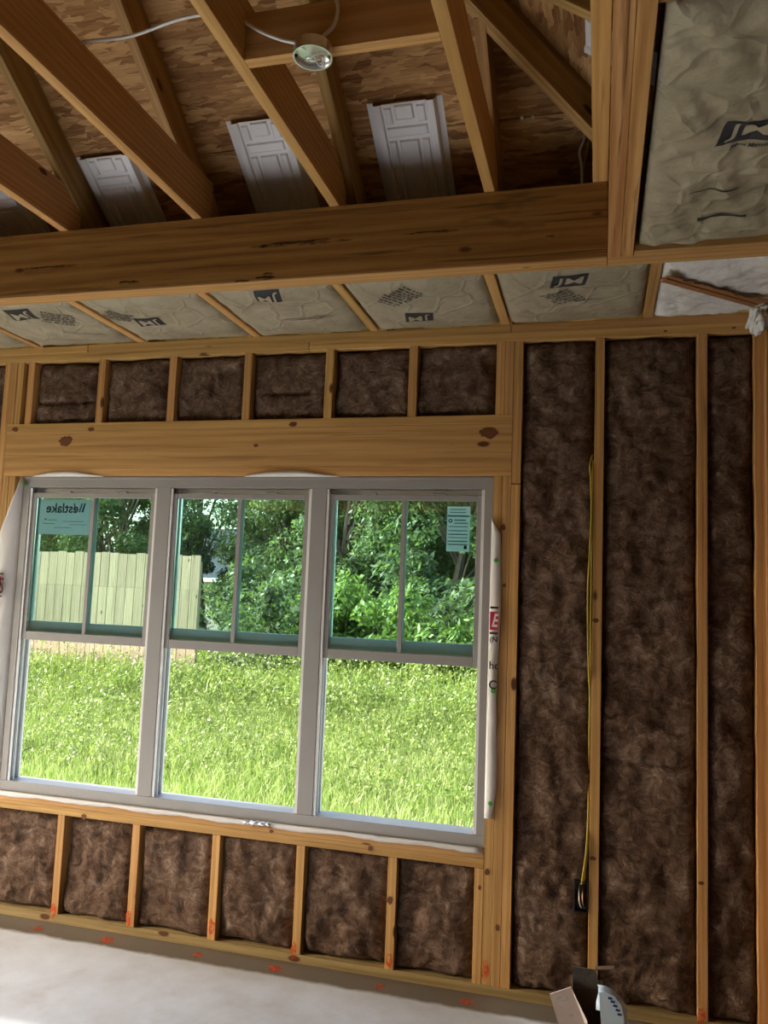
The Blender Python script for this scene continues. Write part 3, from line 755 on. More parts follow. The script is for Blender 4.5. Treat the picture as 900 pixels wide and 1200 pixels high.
for i in range(3):
    a, b = UX[i]+JB, UX[i+1]-JB
    # jamb tracks with ridges
    for (xa, sgn) in ((a, 1), (b, -1)):
        L = [(FY0+.004, FY0+.010), (.050, .056), (.086, .0995)]
        boxes('jamb_track', [(min(xa, xa+sgn*.013), max(xa, xa+sgn*.013), y0, y1, .6125, 2.05) for y0, y1 in L], M_VINYL_LIT, wi, .0008)
    def sash(y0, y1, z0, z1, g0, g1, nm, vm):
        x0, x1 = a+.003, b-.003; st = .032
        s_ = boxes(nm, [(x0, x0+st, y0, y1, z0, z1), (x1-st, x1, y0, y1, z0, z1), (x0+st, x1-st, y0, y1, z0, g0), (x0+st, x1-st, y0, y1, g1, z1)], vm, wi, .0015)
        ym = (y0+y1)/2
        gp = boxes('pane', [(x0+st+.0002, x1-st-.0002, ym-.0015, ym+.0015, g0+.0002, g1-.0002)], M_GLASS, s_, 0)
        xm = (x0+x1)/2
        boxes('muntin', [(xm-MU, xm+MU, ym-.007, ym-.002, g0, g1)], vm, s_, .001)
        return s_
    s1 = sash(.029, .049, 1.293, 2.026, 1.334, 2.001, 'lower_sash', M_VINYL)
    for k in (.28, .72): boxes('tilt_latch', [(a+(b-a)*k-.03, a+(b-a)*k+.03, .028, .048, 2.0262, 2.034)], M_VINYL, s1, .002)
    s2 = sash(.058, .084, 1.332, 2.052, 1.385, 2.008, 'upper_sash', M_VINYL_LIT)
wi_items = []
# stickers on the outer glass
def sticker(name, x0, x1, z0, z1, y, label):
    o = boxes(name, [(x0, x1, y, y+.0006, z0, z1)], M_PAPERW, None, 0); tag(o, label, 'sticker'); return o
gy = .0440
s_ = sticker('window_sticker', -2.726, -2.432, 1.818, 1.994, .0412, 'white window sticker with blue lettering seen reversed through the glass')
def fn_mirror(cx, cz, y): return lambda u, v: (cx-u, y, cz+v)
V, F = text_mesh('estlake', .068, .0012, 0, 'LEFT')
xs = [v[0] for v in V]; kx = .185/(max(xs)-min(xs)); V = [((a-min(xs))*kx, b) for a, b in V]
flat_print('sticker_lettering', V, F, fn_mirror(-2.503, 1.948, .0406), M_NAVY, s_, 0)
def quad(pts): return pts, [(0, 1, 2, 3)]
wz0, wz1 = 1.930, 1.975
for (u0, u1, m_) in ((-.015, -.006, M_CYAN), (-.032, -.023, M_NAVY)):
    flat_print('sticker_emblem', *quad([(u0-.004, .023), (u0+.009-.004, .023), (u0+.022-.004, -.022), (u0+.011-.004, -.022)]), fn_mirror(-2.468-.03, 1.952, .0406), m_, s_, 0)
flat_print('sticker_emblem', *quad([(.006, -.022), (.012, -.022), (.020, .023), (.013, .023)]), fn_mirror(-2.468-.042, 1.952, .0406), M_NAVY, s_, 0)
M_GREYINK = simple('grey_ink', (.22, .30, .31), .7, noise=.2)
for (cx, cz, w_, h_) in ((-2.66, 1.893, .012, .008), (-2.62, 1.89, .05, .003), (-2.64, 1.872, .07, .003), (-2.50, 1.883, .12, .0025), (-2.47, 1.868, .10, .0025), (-2.56, 1.852, .10, .0025)):
    flat_print('fine_print', *rect2(-w_/2, w_/2, -h_/2, h_/2, 1, 1), fn_mirror(cx-.028, cz, .0406), M_GREYINK, s_, 0)
s_ = sticker('window_sticker', -.642, -.541, 1.782, 1.978, .0412, 'narrow white window label with ruled lines of small print')
for k, (cz, h_, x0, x1) in enumerate([(1.936, .0028, -.640, -.543), (1.918, .003, -.61, -.56), (1.905, .0025, -.61, -.55), (1.89, .002, -.635, -.55), (1.872, .002, -.635, -.55), (1.856, .0025, -.635, -.55), (1.842, .002, -.635, -.55), (1.826, .0025, -.635, -.55), (1.812, .0025, -.635, -.55), (1.965, .002, -.63, -.56), (1.952, .002, -.63, -.56), (1.80, .008, -.565, -.552)]):
    flat_print('fine_print', *rect2(x0, x1, cz-h_, cz+h_, 1, 1), lambda u, v: (u, .0406, v), M_INK if k in (0, 11) else M_GREYINK, s_, 0)
V, F = text_mesh('O', .022, .0012); flat_print('fine_print', V, F, fn_mirror(-.627, 1.914, .0406), M_INK, s_, 0)

# ------------------------------------------------------------------ house wrap folded into the opening
def sheet(name, grid, label, mat=M_WRAP, thick=.0008, cat='house wrap'):
    """grid[j][i] of points; a thin sheet with thickness."""
    nj, ni = len(grid), len(grid[0]); V = [p for row in grid for p in row]
    F = [(j*ni+i, j*ni+i+1, (j+1)*ni+i+1, (j+1)*ni+i) for j in range(nj-1) for i in range(ni-1)]
    o = from_np(name, V, F, mat, None, True); m = o.modifiers.new('thickness', 'SOLIDIFY'); m.thickness = thick; m.offset = 0
    if label: tag(o, label, cat)
    return o
r_ = random.Random(5)
def wv(t, s): return .003*math.sin(t*17+s)+.002*math.sin(t*41+s*2)
grid = []
for j in range(41):
    t = j/40; z = .690+(1.925-.690)*t
    xr = -.397+.004*math.sin(z*9) - (.0 if z < 1.86 else (z-1.86)/.065*.037) - .012*max(0, (.8-z)/.11)
    xl = -.4415
    row = [(xl+(xr-xl)*i/6, -.0035-.010*math.sin(math.pi*i/6)-.002-wv(z, i*.1)*(i/6), z) for i in range(7)]
    grid.append(row)
wrapr = sheet('house_wrap', grid, 'white house wrap folded over the trimmer with red print, by the tall batts')
def on_wrap(u, v): return (u, -.0205, v)
for k, (z0, z1, m_) in enumerate([(1.543, 1.552, M_INK), (1.455, 1.530, M_RED), (1.437, 1.446, M_INK)]):
    flat_print('wrap_print', *rect2(-.436, -.402, z0, z1, 3, 2), on_wrap, m_, wrapr, 0)
for tx, z, sz_ in (('(No', 1.415, .030), ('ho', 1.308, .045), ('O', 1.228, .052)):
    V, F = text_mesh(tx, sz_, .0008, 0, 'LEFT'); x0 = min(v[0] for v in V); V = [(a-x0, b) for a, b in V if True]
    V = [(min(a, .033), b) for a, b in V]
    flat_print('wrap_print', V, F, lambda u, v: on_wrap(-.434+u, z+v), M_INK, wrapr, 0)
V, F = text_mesh('E', .085, .002, .35); flat_print('wrap_print', [(max(-.016, min(.016, a*.6)), b*.9) for a, b in V], F, lambda u, v: (-.418+u, -.0215, 1.492+v), M_WRAP, wrapr, 0)
def cap_nail(x, y, z, parent):
    bm = bmesh.new(); bmesh.ops.create_cone(bm, cap_ends=True, segments=14, radius1=.0095, radius2=.007, depth=.003)
    me = bpy.data.meshes.new('cap_nail'); bm.to_mesh(me); bm.free(); o = link('cap_nail', me, M_GREEN, parent); o.rotation_euler = (math.pi/2, 0, 0)
    o.location = Vector((x, y, z))-0*Vector((0, 0, 0)); return o
for z in (1.745, 1.205, .752): cap_nail(-.417, -.020, z, wrapr)
# left flap
grid = []
for j in range(41):
    t = j/40; z = .62+(2.10-.62)*t
    xo = -2.905+.010*math.sin(z*5+1)+(0 if z < 1.80 else (z-1.80)/.30*.105)
    xi = -2.816
    row = [(xi+(xo-xi)*i/7, .020-.034*(i/7)**.7-.006*math.sin(math.pi*i/7)-wv(z, i)*(i/7), z) for i in range(8)]
    grid.append(row)
wrapl = sheet('house_wrap', grid, 'creased white house wrap folded over the far trimmer, by the sticker with blue lettering')
def on_wl(u, v): return (u, -.024, v)
flat_print('wrap_print', *rect2(-2.897, -2.868, 1.505, 1.60, 2, 2), on_wl, M_RED, wrapl, 0)
for tx, z, sz_, x_ in (('S', 1.55, .11, -2.865), ('n', 1.462, .045, -2.868), ('u', 1.292, .06, -2.893)):
    V, F = text_mesh(tx, sz_, .0012, 0, 'CENTER'); flat_print('wrap_print', V, F, lambda u, v: on_wl(x_+u*.7, z+v), M_INK, wrapl, 0)
for z0 in (1.496, 1.608): flat_print('wrap_print', *rect2(-2.905, -2.855, z0, z0+.008, 2, 1), on_wl, M_INK, wrapl, 0)
cap_nail(-2.80, .010, 2.065, wrapl)
# tufts above the head
for (x0, x1, hh, lab) in ((-2.75, -2.34, .030, 'short arched scrap of house wrap over the head of the sticker window'), (-1.60, -1.13, .030, 'long arched scrap of house wrap over the head of the middle window')):
    grid = []
    for j in range(6):
        row = []
        for i in range(25):
            t = i/24; top = hh*(math.sin(math.pi*t)**.7)*(1-.35*abs(math.sin(t*5))*(t > .6))
            row.append((x0+(x1-x0)*t, -.004-.012*math.sin(math.pi*j/5)*math.sin(math.pi*t), HEAD-.006+top*j/5))
        grid.append(row)
    sheet('house_wrap', grid, lab)
# sill lap
grid = []
for i in range(61):
    t = i/60; x = XL0+.04+(XR0-XL0-.05)*t; lip = .016+.003*math.sin(t*40)+.002*r_.uniform(-1, 1)
    grid.append([(x, .0172, SILL+.0012), (x, .006, SILL+.0014), (x, -.0015, SILL+.0012), (x, -.003, SILL-.004), (x, -.0028, SILL-lip)])
sheet('house_wrap', grid, 'white house wrap lapped over the rough sill under the window')
# scrap of tape on the sill
grid = []
for i in range(14):
    t = i/13; grid.append([(-1.50+.12*t, -.004-.003*math.sin(t*23), .548+.004*math.sin(t*17)), (-1.50+.12*t, -.012-.004*math.sin(t*19+1), .558+.003*math.sin(t*31)), (-1.495+.12*t, -.004-.003*math.cos(t*20), .568+.004*math.sin(t*27+2))])
sheet('tape_scrap', grid, 'crumpled silver tape scrap stuck to the window sill', M_STEEL, .0006, 'tape')

# ------------------------------------------------------------------ electrics
jb = empty('junction_box', (-.757, -1.512, ZT)); tag(jb, 'round steel ceiling junction box with coiled wires on the blocking', 'junction box')
def ring(name, r0, r1, z0, z1, mat, seg=28):
    V, F = [], []
    for k in range(seg):
        a = 2*math.pi*k/seg; c_, s2 = math.cos(a), math.sin(a)
        V += [(r0*c_, r0*s2, z0), (r1*c_, r1*s2, z0), (r1*c_, r1*s2, z1), (r0*c_, r0*s2, z1)]
    for k in range(seg):
        n = (k+1) % seg
        for i in range(4): F.append((k*4+i, n*4+i, n*4+(i+1) % 4, k*4+(i+1) % 4))
    me = bpy.data.meshes.new(name); me.from_pydata(V, [], F); me.update()
    bm = bmesh.new(); bm.from_mesh(me); bmesh.ops.recalc_face_normals(bm, faces=bm.faces[:]); bm.to_mesh(me); bm.free()
    return me
def child(name, me, mat, parent, loc=(0, 0, 0), smooth=False):
    o = bpy.data.objects.new(name, me); C.objects.link(o); me.materials.append(mat) if not me.materials else None
    o.parent = parent; o.location = loc
    if smooth: me.polygons.foreach_set('use_smooth', [True]*len(me.polygons))
    return o
child('box_wall', ring('box_wall', .0495, .052, -.034, -.0015, M_STEEL), M_STEEL, jb)
child('box_rim', ring('box_rim', .0490, .0535, -.0350, -.034, M_STEEL), M_STEEL, jb)
bm = bmesh.new(); bmesh.ops.create_cone(bm, cap_ends=True, segments=28, radius1=.0495, radius2=.0495, depth=.002); me = bpy.data.meshes.new('box_back'); bm.to_mesh(me); bm.free(); child('box_back', me, M_STEEL, jb, (0, 0, -.020))
for a in (.3, 2.2, 3.8, 5.2):
    bm = bmesh.new(); bmesh.ops.create_cone(bm, cap_ends=True, segments=14, radius1=.011, radius2=.010, depth=.003); me = bpy.data.meshes.new('knockout'); bm.to_mesh(me); bm.free(); child('knockout', me, M_STEEL, jb, (.03*math.cos(a), .03*math.sin(a), -.0225))
for sx in (-1, 1):
    bm = bmesh.new(); bmesh.ops.create_cone(bm, cap_ends=True, segments=10, radius1=.004, radius2=.004, depth=.006); me = bpy.data.meshes.new('screw'); bm.to_mesh(me); bm.free(); child('screw', me, M_BLACK, jb, (sx*.043, .012*sx, -.0300))
def coil(r, n, cx, cy, z, rad, mat, ph=0):
    pts = [Vector((cx+(r+.006*math.sin(3*t+ph))*math.cos(t+ph), cy+(r*.8)*math.sin(t+ph), z-.006*math.sin(2*t+ph))) for t in [2*math.pi*n*k/(24*n) for k in range(int(24*n)+1)]]
    V, F = tube_data(pts, rad, 6); me = bpy.data.meshes.new('wire_coil'); me.from_pydata([tuple(v) for v in V], [], F); me.update(); return me
child('wire_coil', coil(.024, 1.7, .018, .004, -.036, .0030, M_CABLEW), M_CABLEW, jb, smooth=True)
child('wire_coil', coil(.017, 1.5, .018, .000, -.046, .0022, M_BLACK, 1.), M_CABLEW, jb, smooth=True)
child('wire_coil', coil(.013, 1.4, .014, .006, -.032, .0020, M_COPPER, 2.), M_COPPER, jb, smooth=True)
def pix_at(px, py, y):
    d = cf*FPX+cr*(px-450)-cu*(py-600); t = (y-CAM.y)/d.y; return CAM+d*t
def cable(name, pts, r, mat, label):
    o = tube(name, pts, r, mat, None, 8, 8); tag(o, label, 'cable'); return o
cable('electrical_cable', [(-1.70, -1.40, ZT+.19), (-1.56, -1.41, ZT+.203), (-1.40, -1.40, ZT+.206), (-1.2, -1.43, ZT+.212), (-1.0, -1.44, ZT+.200), pix_at(272, 14, -1.47), pix_at(300, 34, -1.512), pix_at(325, 45, -1.522), pix_at(345, 50, -1.520), pix_at(358, 54, -1.516)], .0050, M_CABLEW, 'white cable laid over the tray joists, drooping to the junction box')
cable('electrical_cable', [pix_at(380, -60, -1.505), pix_at(391, -12, -1.505), pix_at(396, 10, -1.515), pix_at(391, 30, -1.522), pix_at(378, 43, -1.520), pix_at(368, 54, -1.514)], .0050, M_CABLEW, 'white cable looping down to the junction box from above')
yc = -.545
cable('electrical_cable', [pix_at(691, -60, yc), pix_at(690.5, 0, yc), pix_at(691, 60, yc), pix_at(688, 120, yc), pix_at(685.5, 158, yc), pix_at(679, 178, yc), pix_at(681, 192, yc), pix_at(682, 215, yc), pix_at(685, 240, yc)], .0044, M_CABLEW, 'white cable dropping behind the beam at the tray edge')
yc = -.535
cable('electrical_cable', [pix_at(699, 110, yc), pix_at(695, 150, yc), pix_at(689, 172, yc), pix_at(684, 196, yc), pix_at(682, 216, yc), pix_at(682, 245, yc)], .0046, M_CABLEY, 'yellow cable beside the white one behind the beam')
ox = lambda px, py, y=-.006: pix_at(px, py, y)
cable('electrical_cable', [(-.030, .03, 2.20), ox(691.5, 545), ox(692.5, 565), ox(693, 600), ox(691, 650, -.010), ox(689, 690, -.012), ox(689, 740, -.008), ox(690, 790), (-.0285, .022, 1.20), (-.0285, .030, .95), (-.0285, .020, .75), ox(688, 985), ox(685.5, 1010, -.008), ox(682, 1032, -.004), (-.053, .006, .475)], .0042, M_CABLEY, 'long yellow cable bowing beside the wired stud down to the black outlet box')
cable('electrical_cable', [(-.0275, .034, 2.18), (-.0280, .012, 2.06), (-.0282, .004, 1.80), (-.0282, .004, 1.5), (-.0282, .030, 1.22), (-.0282, .040, .95), (-.0282, .026, .74), (-.031, .002, .60), (-.040, .006, .52), (-.043, .008, .475)], .0042, M_CABLEY, 'second yellow cable tight against the wired stud')
bx = empty('outlet_box', (-.055, .02, .37)); tag(bx, 'black plastic outlet box nailed to the wired stud', 'outlet box')
boxes('box_shell', [(-.0795, -.0755, -.006, .055, .370, .487), (-.0285, -.0245, -.006, .055, .370, .487), (-.0755, -.0285, -.006, .055, .370, .374), (-.0755, -.0285, -.006, .055, .483, .487), (-.0755, -.0285, .051, .055, .374, .483)], M_BLACK, bx)
boxes('mounting_tab', [(-.0725, -.0635, -.0065, .004, .460, .472)], M_BLACK, bx); boxes('mounting_tab', [(-.0405, -.0315, -.0065, .004, .385, .397)], M_BLACK, bx)
tube('wire_tail', [(-.058, .03, .475), (-.06, -.002, .45), (-.058, -.012, .41), (-.05, .004, .385)], .0022, M_CABLEW, bx)
tube('wire_tail', [(-.048, .03, .475), (-.047, -.004, .44), (-.045, -.010, .41), (-.04, .006, .39)], .0022, M_COPPER, bx)

# ------------------------------------------------------------------ scraps at the foot of the wall: an opened carton with packaging
ct = empty('carton', (-.02, -.48, 0)); tag(ct, 'opened dark brown carton with raised flaps in front of the tall batts', 'carton')
def panel(name, pts, mat, parent, th=.004):
    P_ = [Vector(p) for p in pts]; n = (P_[1]-P_[0]).cross(P_[2]-P_[0]).normalized()*th
    k = len(P_); V = P_+[p+n for p in P_]; F = [tuple(range(k))[::-1], tuple(range(k, 2*k))]+[(i, (i+1) % k, k+(i+1) % k, k+i) for i in range(k)]
    return from_np(name, V, F, mat, parent)
x0, x1, y0, y1, hz = -.072, .030, -.56, -.43, .312
panel('side_panel', [(x0, y0, 0), (x0, y1, 0), (x0, y1, hz), (x0, y0, hz-.07)], M_CARD, ct)
panel('side_panel', [(x1, y1, 0), (x1, y0, 0), (x1, y0, hz-.07), (x1, y1, hz)], M_CARD, ct)
panel('front_panel', [(x1, y0, 0), (x0, y0, 0), (x0, y0, hz-.11), (x1, y0, hz-.11)], M_CARD, ct)
panel('back_panel', [(x0, y1, 0), (x1, y1, 0), (x1, y1, hz), (x0, y1, hz)], M_CARD, ct)
panel('bottom_panel', [(x0, y0, 0), (x1, y0, 0), (x1, y1, 0), (x0, y1, 0)], M_CARD, ct)
bf = panel('back_flap', [pix_at(670, 1158, y1), pix_at(704, 1160, y1), pix_at(698, 1136, y1-.02), pix_at(672, 1132, y1-.03)], M_GREYCARD, ct, .003)
panel('thin_flap', [pix_at(698, 1133, y1-.02), pix_at(698, 1137, y1-.05), pix_at(719, 1136, y1-.05), pix_at(720, 1132, y1-.02)], M_CARD, ct, .002)
yk = -.585
pk = panel('folded_card', [pix_at(644, 1165, yk+.01), pix_at(669, 1157, yk+.02), pix_at(688, 1196, yk), pix_at(692, 1216, yk), pix_at(659, 1216, yk-.01)], M_PINKC, None, .010)
tag(pk, 'pale pinkish printed card leaning on the carton edge', 'card')
for (a, b, w_, h_) in ((652, 1169, 5, 2), (659, 1172, 6, 2), (663, 1167, 2, 5), (667, 1189, 4, 3), (655, 1176, 3, 1.5)):
    from_np('print_mark', [pix_at(a+dx, b+dy, yk-.0105-.0004*k) for k, (dx, dy) in enumerate(((0, 0), (w_, -w_*.3), (w_+h_*.4, h_-w_*.3), (h_*.4, h_)))], [(0, 1, 2, 3)], M_GREYBOX, pk)
# curved pale blue wrapper
edge = [(700, 1154), (708, 1156), (718, 1160), (727, 1168), (733, 1178), (736, 1190), (736, 1204), (734, 1225)]
grid = []
for j, (a, b) in enumerate(edge):
    p0 = pix_at(a, b, -.50); grid.append([(p0.x+.004*math.sin(j*2.1+i), p0.y-.016*i, p0.z-.004*i*i*.4+.003*math.sin(j+i*2)) for i in range(6)])
wb = sheet('plastic_wrapper', grid, 'pale blue curved plastic wrapper with blue print beside the carton', M_BAGBLUE, .0012, 'wrapper')
pf = [pix_at(a, b, -.582) for a, b in [(702, 1163), (710, 1163), (720, 1168), (728, 1178), (731, 1192), (730, 1225), (706, 1225)]]
from_np('wrapper_face', pf, [tuple(range(7))[::-1]], M_BAGBLUE, wb)
for k, (a, b) in enumerate(((713, 1168), (716, 1172), (719, 1177), (722, 1182), (724, 1187))):
    from_np('print_mark', [pix_at(a+dx, b+dy, -.5835) for dx, dy in ((0, 0), (5, 1.5), (4.2, 4), (-.8, 2.6))], [(3, 2, 1, 0)], M_NAVY, wb)
bo = boxes('small_box', [(-.030, .044, -.66, -.60, 0, .222)], M_GREYBOX, None, .005); tag(bo, 'small grey-green box standing in front of the carton', 'box')
boxes('pale_label', [(-.020, .018, -.6617, -.6602, .165, .216)], M_PINKC, bo, 0)
boxes('dark_band', [(.022, .0437, -.6617, -.6602, .150, .180)], M_BLACK, bo, 0)

# ------------------------------------------------------------------ yard: fence, house, shrubs, trees, grass
FYY = 6.5
fe = empty('fence', (-8, FYY, 0)); tag(fe, 'weathered board fence of upright pickets ending in mid yard', 'fence')
pw = .139; x = -5.22; k = 0
while x > -12.5:
    zt = 1.985+random.uniform(-.012, .012)
    for (z0, z1, dy) in ((.15, 1.512, .0), (1.515, zt, .006)):
        board('picket', round(x-pw, 4), round(x-pw, 4)+.134, FYY+dy, FYY+dy+.018, z0, z1, M_FENCE, fe)
    x -= .141; k += 1
for z in (.5, 1.15, 1.75): board('rail', -12.5, -5.24, FYY+.026, FYY+.064, z, z+.089, M_FENCE, fe)
for x in (-5.36, -7.8, -10.2, -12.4): board('post', x, x+.09, FYY+.066, FYY+.156, .0, 1.9, M_FENCE, fe)

ho = empty('house', (-13, 27, -.3)); tag(ho, 'neighbouring house with grey shingle roof and white eaves behind trees', 'house')
hx0, hx1, hy0_, hy1_ = -19., -12.2, 26., 33.
boxes('wall', [(hx0, hx1, hy0_, hy1_, -.6, 1.85)], M_SIDING, ho, 0)
V = [(hx0-.4, hy0_-.5, 1.80), (hx1+.4, hy0_-.5, 1.80), (hx1+.4, hy1_+.5, 1.80), (hx0-.4, hy1_+.5, 1.80), (hx0-.4, 29.5, 4.1), (hx1+.4, 29.5, 4.1)]
from_np('roof', V, [(0, 1, 5, 4), (2, 3, 4, 5), (1, 2, 5), (3, 0, 4), (3, 2, 1, 0)], M_ROOFSH, ho)
boxes('fascia', [(hx0-.42, hx1+.42, hy0_-.56, hy0_-.5, 1.70, 1.86)], M_WHITEP, ho, 0)
for wx in (-17.6, -14.8): 
    f_ = boxes('window', [(wx-.1, wx+1.1, hy0_-.03, hy0_, .4, 1.5)], M_WHITEP, ho, 0); boxes('pane', [(wx, wx+1., hy0_-.04, hy0_-.031, .5, 1.4)], M_DARKG, f_, 0)

def leaf_cloud(name, n, clumps, leaf, seed, flat=.5):
    rg = np.random.default_rng(seed); idx = rg.integers(0, len(clumps), n)
    c = np.array([q[:3] for q in clumps])[idx]; rad = np.array([q[3] for q in clumps])[idx]
    d = rg.normal(size=(n, 3)); d /= np.linalg.norm(d, axis=1)[:, None]
    p = c+d*(rad*rg.uniform(.55, 1.05, n))[:, None]*np.array([1, 1, .8])
    nrm = d*.7+rg.normal(size=(n, 3))*.6+np.array([0, 0, flat]); nrm /= np.linalg.norm(nrm, axis=1)[:, None]
    a = np.cross(nrm, rg.normal(size=(n, 3))); a /= np.linalg.norm(a, axis=1)[:, None]; b = np.cross(nrm, a)
    L = (leaf*rg.uniform(.6, 1.3, n))[:, None]
    V = np.stack([p-a*L, p+b*L*.42, p+a*L, p-b*L*.42], 1).reshape(-1, 3)
    me = bpy.data.meshes.new(name); me.vertices.add(n*4); me.vertices.foreach_set('co', V.ravel().astype(np.float32))
    me.loops.add(n*4); me.loops.foreach_set('vertex_index', np.arange(n*4, dtype=np.int32))
    me.polygons.add(n); me.polygons.foreach_set('loop_start', np.arange(0, n*4, 4, dtype=np.int32))
    me.update(calc_edges=True); return me
def tree_proto(seed, h, rad, n, leaf, trunk_h, low):
    r = random.Random(seed); cl = []; V, F = [], []
    base = Vector((0, 0, -.3)); top = Vector((r.uniform(-.2, .2), r.uniform(-.2, .2), h*.72))
    def addtube(pts, rr):
        v, f = tube_data(pts, rr, 7); b = len(V); V.extend(v); F.extend([tuple(i+b for i in q) for q in f])
    path = smooth_path([base, base.lerp(top, .3)+Vector((.1, .05, 0)), base.lerp(top, .65)+Vector((-.08, .06, 0)), top], 5)
    addtube(path, [.13*h/5*(1-.75*i/(len(path)-1)) for i in range(len(path))])
    for k in range(46):
        t = r.uniform(low, 1); a = r.uniform(0, 2*P); rr = rad*math.sqrt(max(.05, 1-((t-.5)/.56)**2))*r.uniform(.45, 1)
        z = h*t; c = (rr*math.cos(a), rr*math.sin(a), z); cl.append((*c, r.uniform(.35, .7)*rad*.5))
        if k % 3 == 0:
            s_ = base.lerp(top, min(.95, t*.8)); e_ = Vector(c); path = smooth_path([s_, s_.lerp(e_, .5)+Vector((0, 0, .15)), e_], 4)
            addtube(path, [.035*h/5*(1-.7*i/(len(path)-1)) for i in range(len(path))])
    tm = bpy.data.meshes.new('trunk'); tm.from_pydata([tuple(v) for v in V], [], F); tm.update()
    return leaf_cloud('crown', n, cl, leaf, seed), tm
protos = [tree_proto(s, 5.4, 1.9, 21000, .058, 1.2, .14) for s in (1, 2, 3)]+[tree_proto(9, 5.4, 1.7, 5200, .075, 1.2, .50)]
def put_tree(x, y, s, k, mat, rot, label, group):
    cm, tm = protos[k]; root = empty('tree', (x, y, float(ground_z(np.array(x), np.array(y))))); root.rotation_euler.z = rot; root.scale = (s, s, s)
    c = bpy.data.objects.new('crown', cm); C.objects.link(c); c.parent = root
    if not cm.materials: cm.materials.append(mat)
    c.material_slots[0].link = 'OBJECT'; c.material_slots[0].material = mat
    t = bpy.data.objects.new('trunk', tm); C.objects.link(t); t.parent = root
    if not tm.materials: tm.materials.append(M_BARK)
    tag(root, label, 'tree', group)
TR = [(-11.3, 18., 1.15, 3, M_LEAF_M, 'lacy open-crowned tree in front of the grey roof'), (-6.35, 12.7, .88, 0, M_LEAF_M, 'mid green tree right of the grey roof'), (-7.0, 15.5, .95, 1, M_LEAF_D, 'dark tree close behind the one right of the grey roof'),
      (-12.2, 14.2, 1.0, 2, M_LEAF_M, 'mid green tree between two dark trees behind the fence'), (-15.4, 15.0, 1.1, 0, M_LEAF_M, 'broad mid green tree far behind the fence'), (-5.2, 16.8, 1.3, 2, M_LEAF_D, 'tall dark tree behind the middle window tree'),
      (-13.6, 11.5, .90, 0, M_LEAF_D, 'dark tree standing behind the fence at its far part'), (-10.6, 12.5, .92, 1, M_LEAF_M, 'mid green tree behind the fence'),
      (-9.7, 14., .62, 2, M_LEAF_D, 'small dark leafy tree behind the fence end'),
      (-7.9, 21., 1.2, 0, M_LEAF_D, 'tall tree beside the neighbouring house'), (-17.5, 19., 1.2, 2, M_LEAF_D, 'tall tree in front of the house behind the fence'),
      (-5.05, 12.0, .95, 1, M_LEAF_M, 'mid green tree growing right of the fence gap'), (-3.9, 14.5, 1.15, 0, M_LEAF_D, 'tall dark tree seen through the middle window'),
      (-2.6, 11.6, .98, 2, M_LEAF_M, 'mid green tree seen through the label window'), (-.9, 13.4, 1.1, 1, M_LEAF_D, 'tall dark tree behind the label window shrubs'),
      (.6, 11.3, 1.0, 0, M_LEAF_M, 'mid green tree past the label window edge'), (2.6, 13.5, 1.1, 2, M_LEAF_D, 'dark tree hidden past the window edge'),
      (-5.9, 19.5, 1.1, 2, M_LEAF_M, 'far mid green tree left of the tall dark tree'), (-1.8, 19., 1.5, 1, M_LEAF_D, 'tallest far tree rising over the shrubs'), (-20, 14, 1.1, 1, M_LEAF_M, 'mid green tree beyond the far end of the fence')]
for i, (x, y, s, k, m_, lab) in enumerate(TR): put_tree(x, y, s, k, m_, i*1.7, lab, 'trees beyond the yard')
# shrubs
def shrub_proto(seed):
    r = random.Random(seed); cl = []
    for k in range(26):
        a = r.uniform(0, 2*P); rr = r.uniform(0, .85); z = r.uniform(.05, 1.15)*(1-.35*rr); cl.append((rr*math.cos(a), rr*math.sin(a), z, r.uniform(.18, .36)))
    st, sf = [], []
    for k in range(9):
        c = cl[k*2]; v, f = tube_data([Vector((r.uniform(-.1, .1), r.uniform(-.1, .1), -.2)), Vector((c[0]*.5, c[1]*.5, c[2]*.6)), Vector(c[:3])], [.015, .010, .005], 5); b = len(st); st.extend(v); sf.extend([tuple(i+b for i in q) for q in f])
    me = bpy.data.meshes.new('stems'); me.from_pydata([tuple(v) for v in st], [], sf); me.update(); me.materials.append(M_BARK)
    return leaf_cloud('foliage', 5200, cl, .050, seed+50), me
sp = [shrub_proto(s) for s in (5, 6)]
SH = [(-4.6, 7.6, 1.0, 0, M_LEAF_D), (-3.75, 8.4, 1.15, 1, M_LEAF_L), (-2.7, 7.9, 1.05, 0, M_LEAF_L), (-1.7, 8.6, 1.2, 1, M_LEAF_M), (-.8, 7.8, 1.1, 0, M_LEAF_L), (.3, 8.3, 1.2, 1, M_LEAF_L), (-5.0, 9.3, 1.25, 1, M_LEAF_M), (-3.0, 9.9, 1.5, 0, M_LEAF_D), (-.6, 10., 1.5, 1, M_LEAF_D), (-6.3, 10.2, 1.3, 0, M_LEAF_D), (1.5, 8.6, 1.2, 0, M_LEAF_M)]
SL_ = ['dark shrub beside the fence end', 'light green shrub next to the dark shrub by the fence', 'light green shrub left of the label window view', 'mid green shrub between two light green shrubs', 'light green shrub under the window label', 'light green shrub past the window edge', 'mid green shrub behind the dark shrub by the fence', 'tall dark shrub behind the light green shrubs', 'tall dark shrub behind the shrub under the label', 'dark shrub half hidden behind the fence end', 'mid green shrub hidden past the window edge']
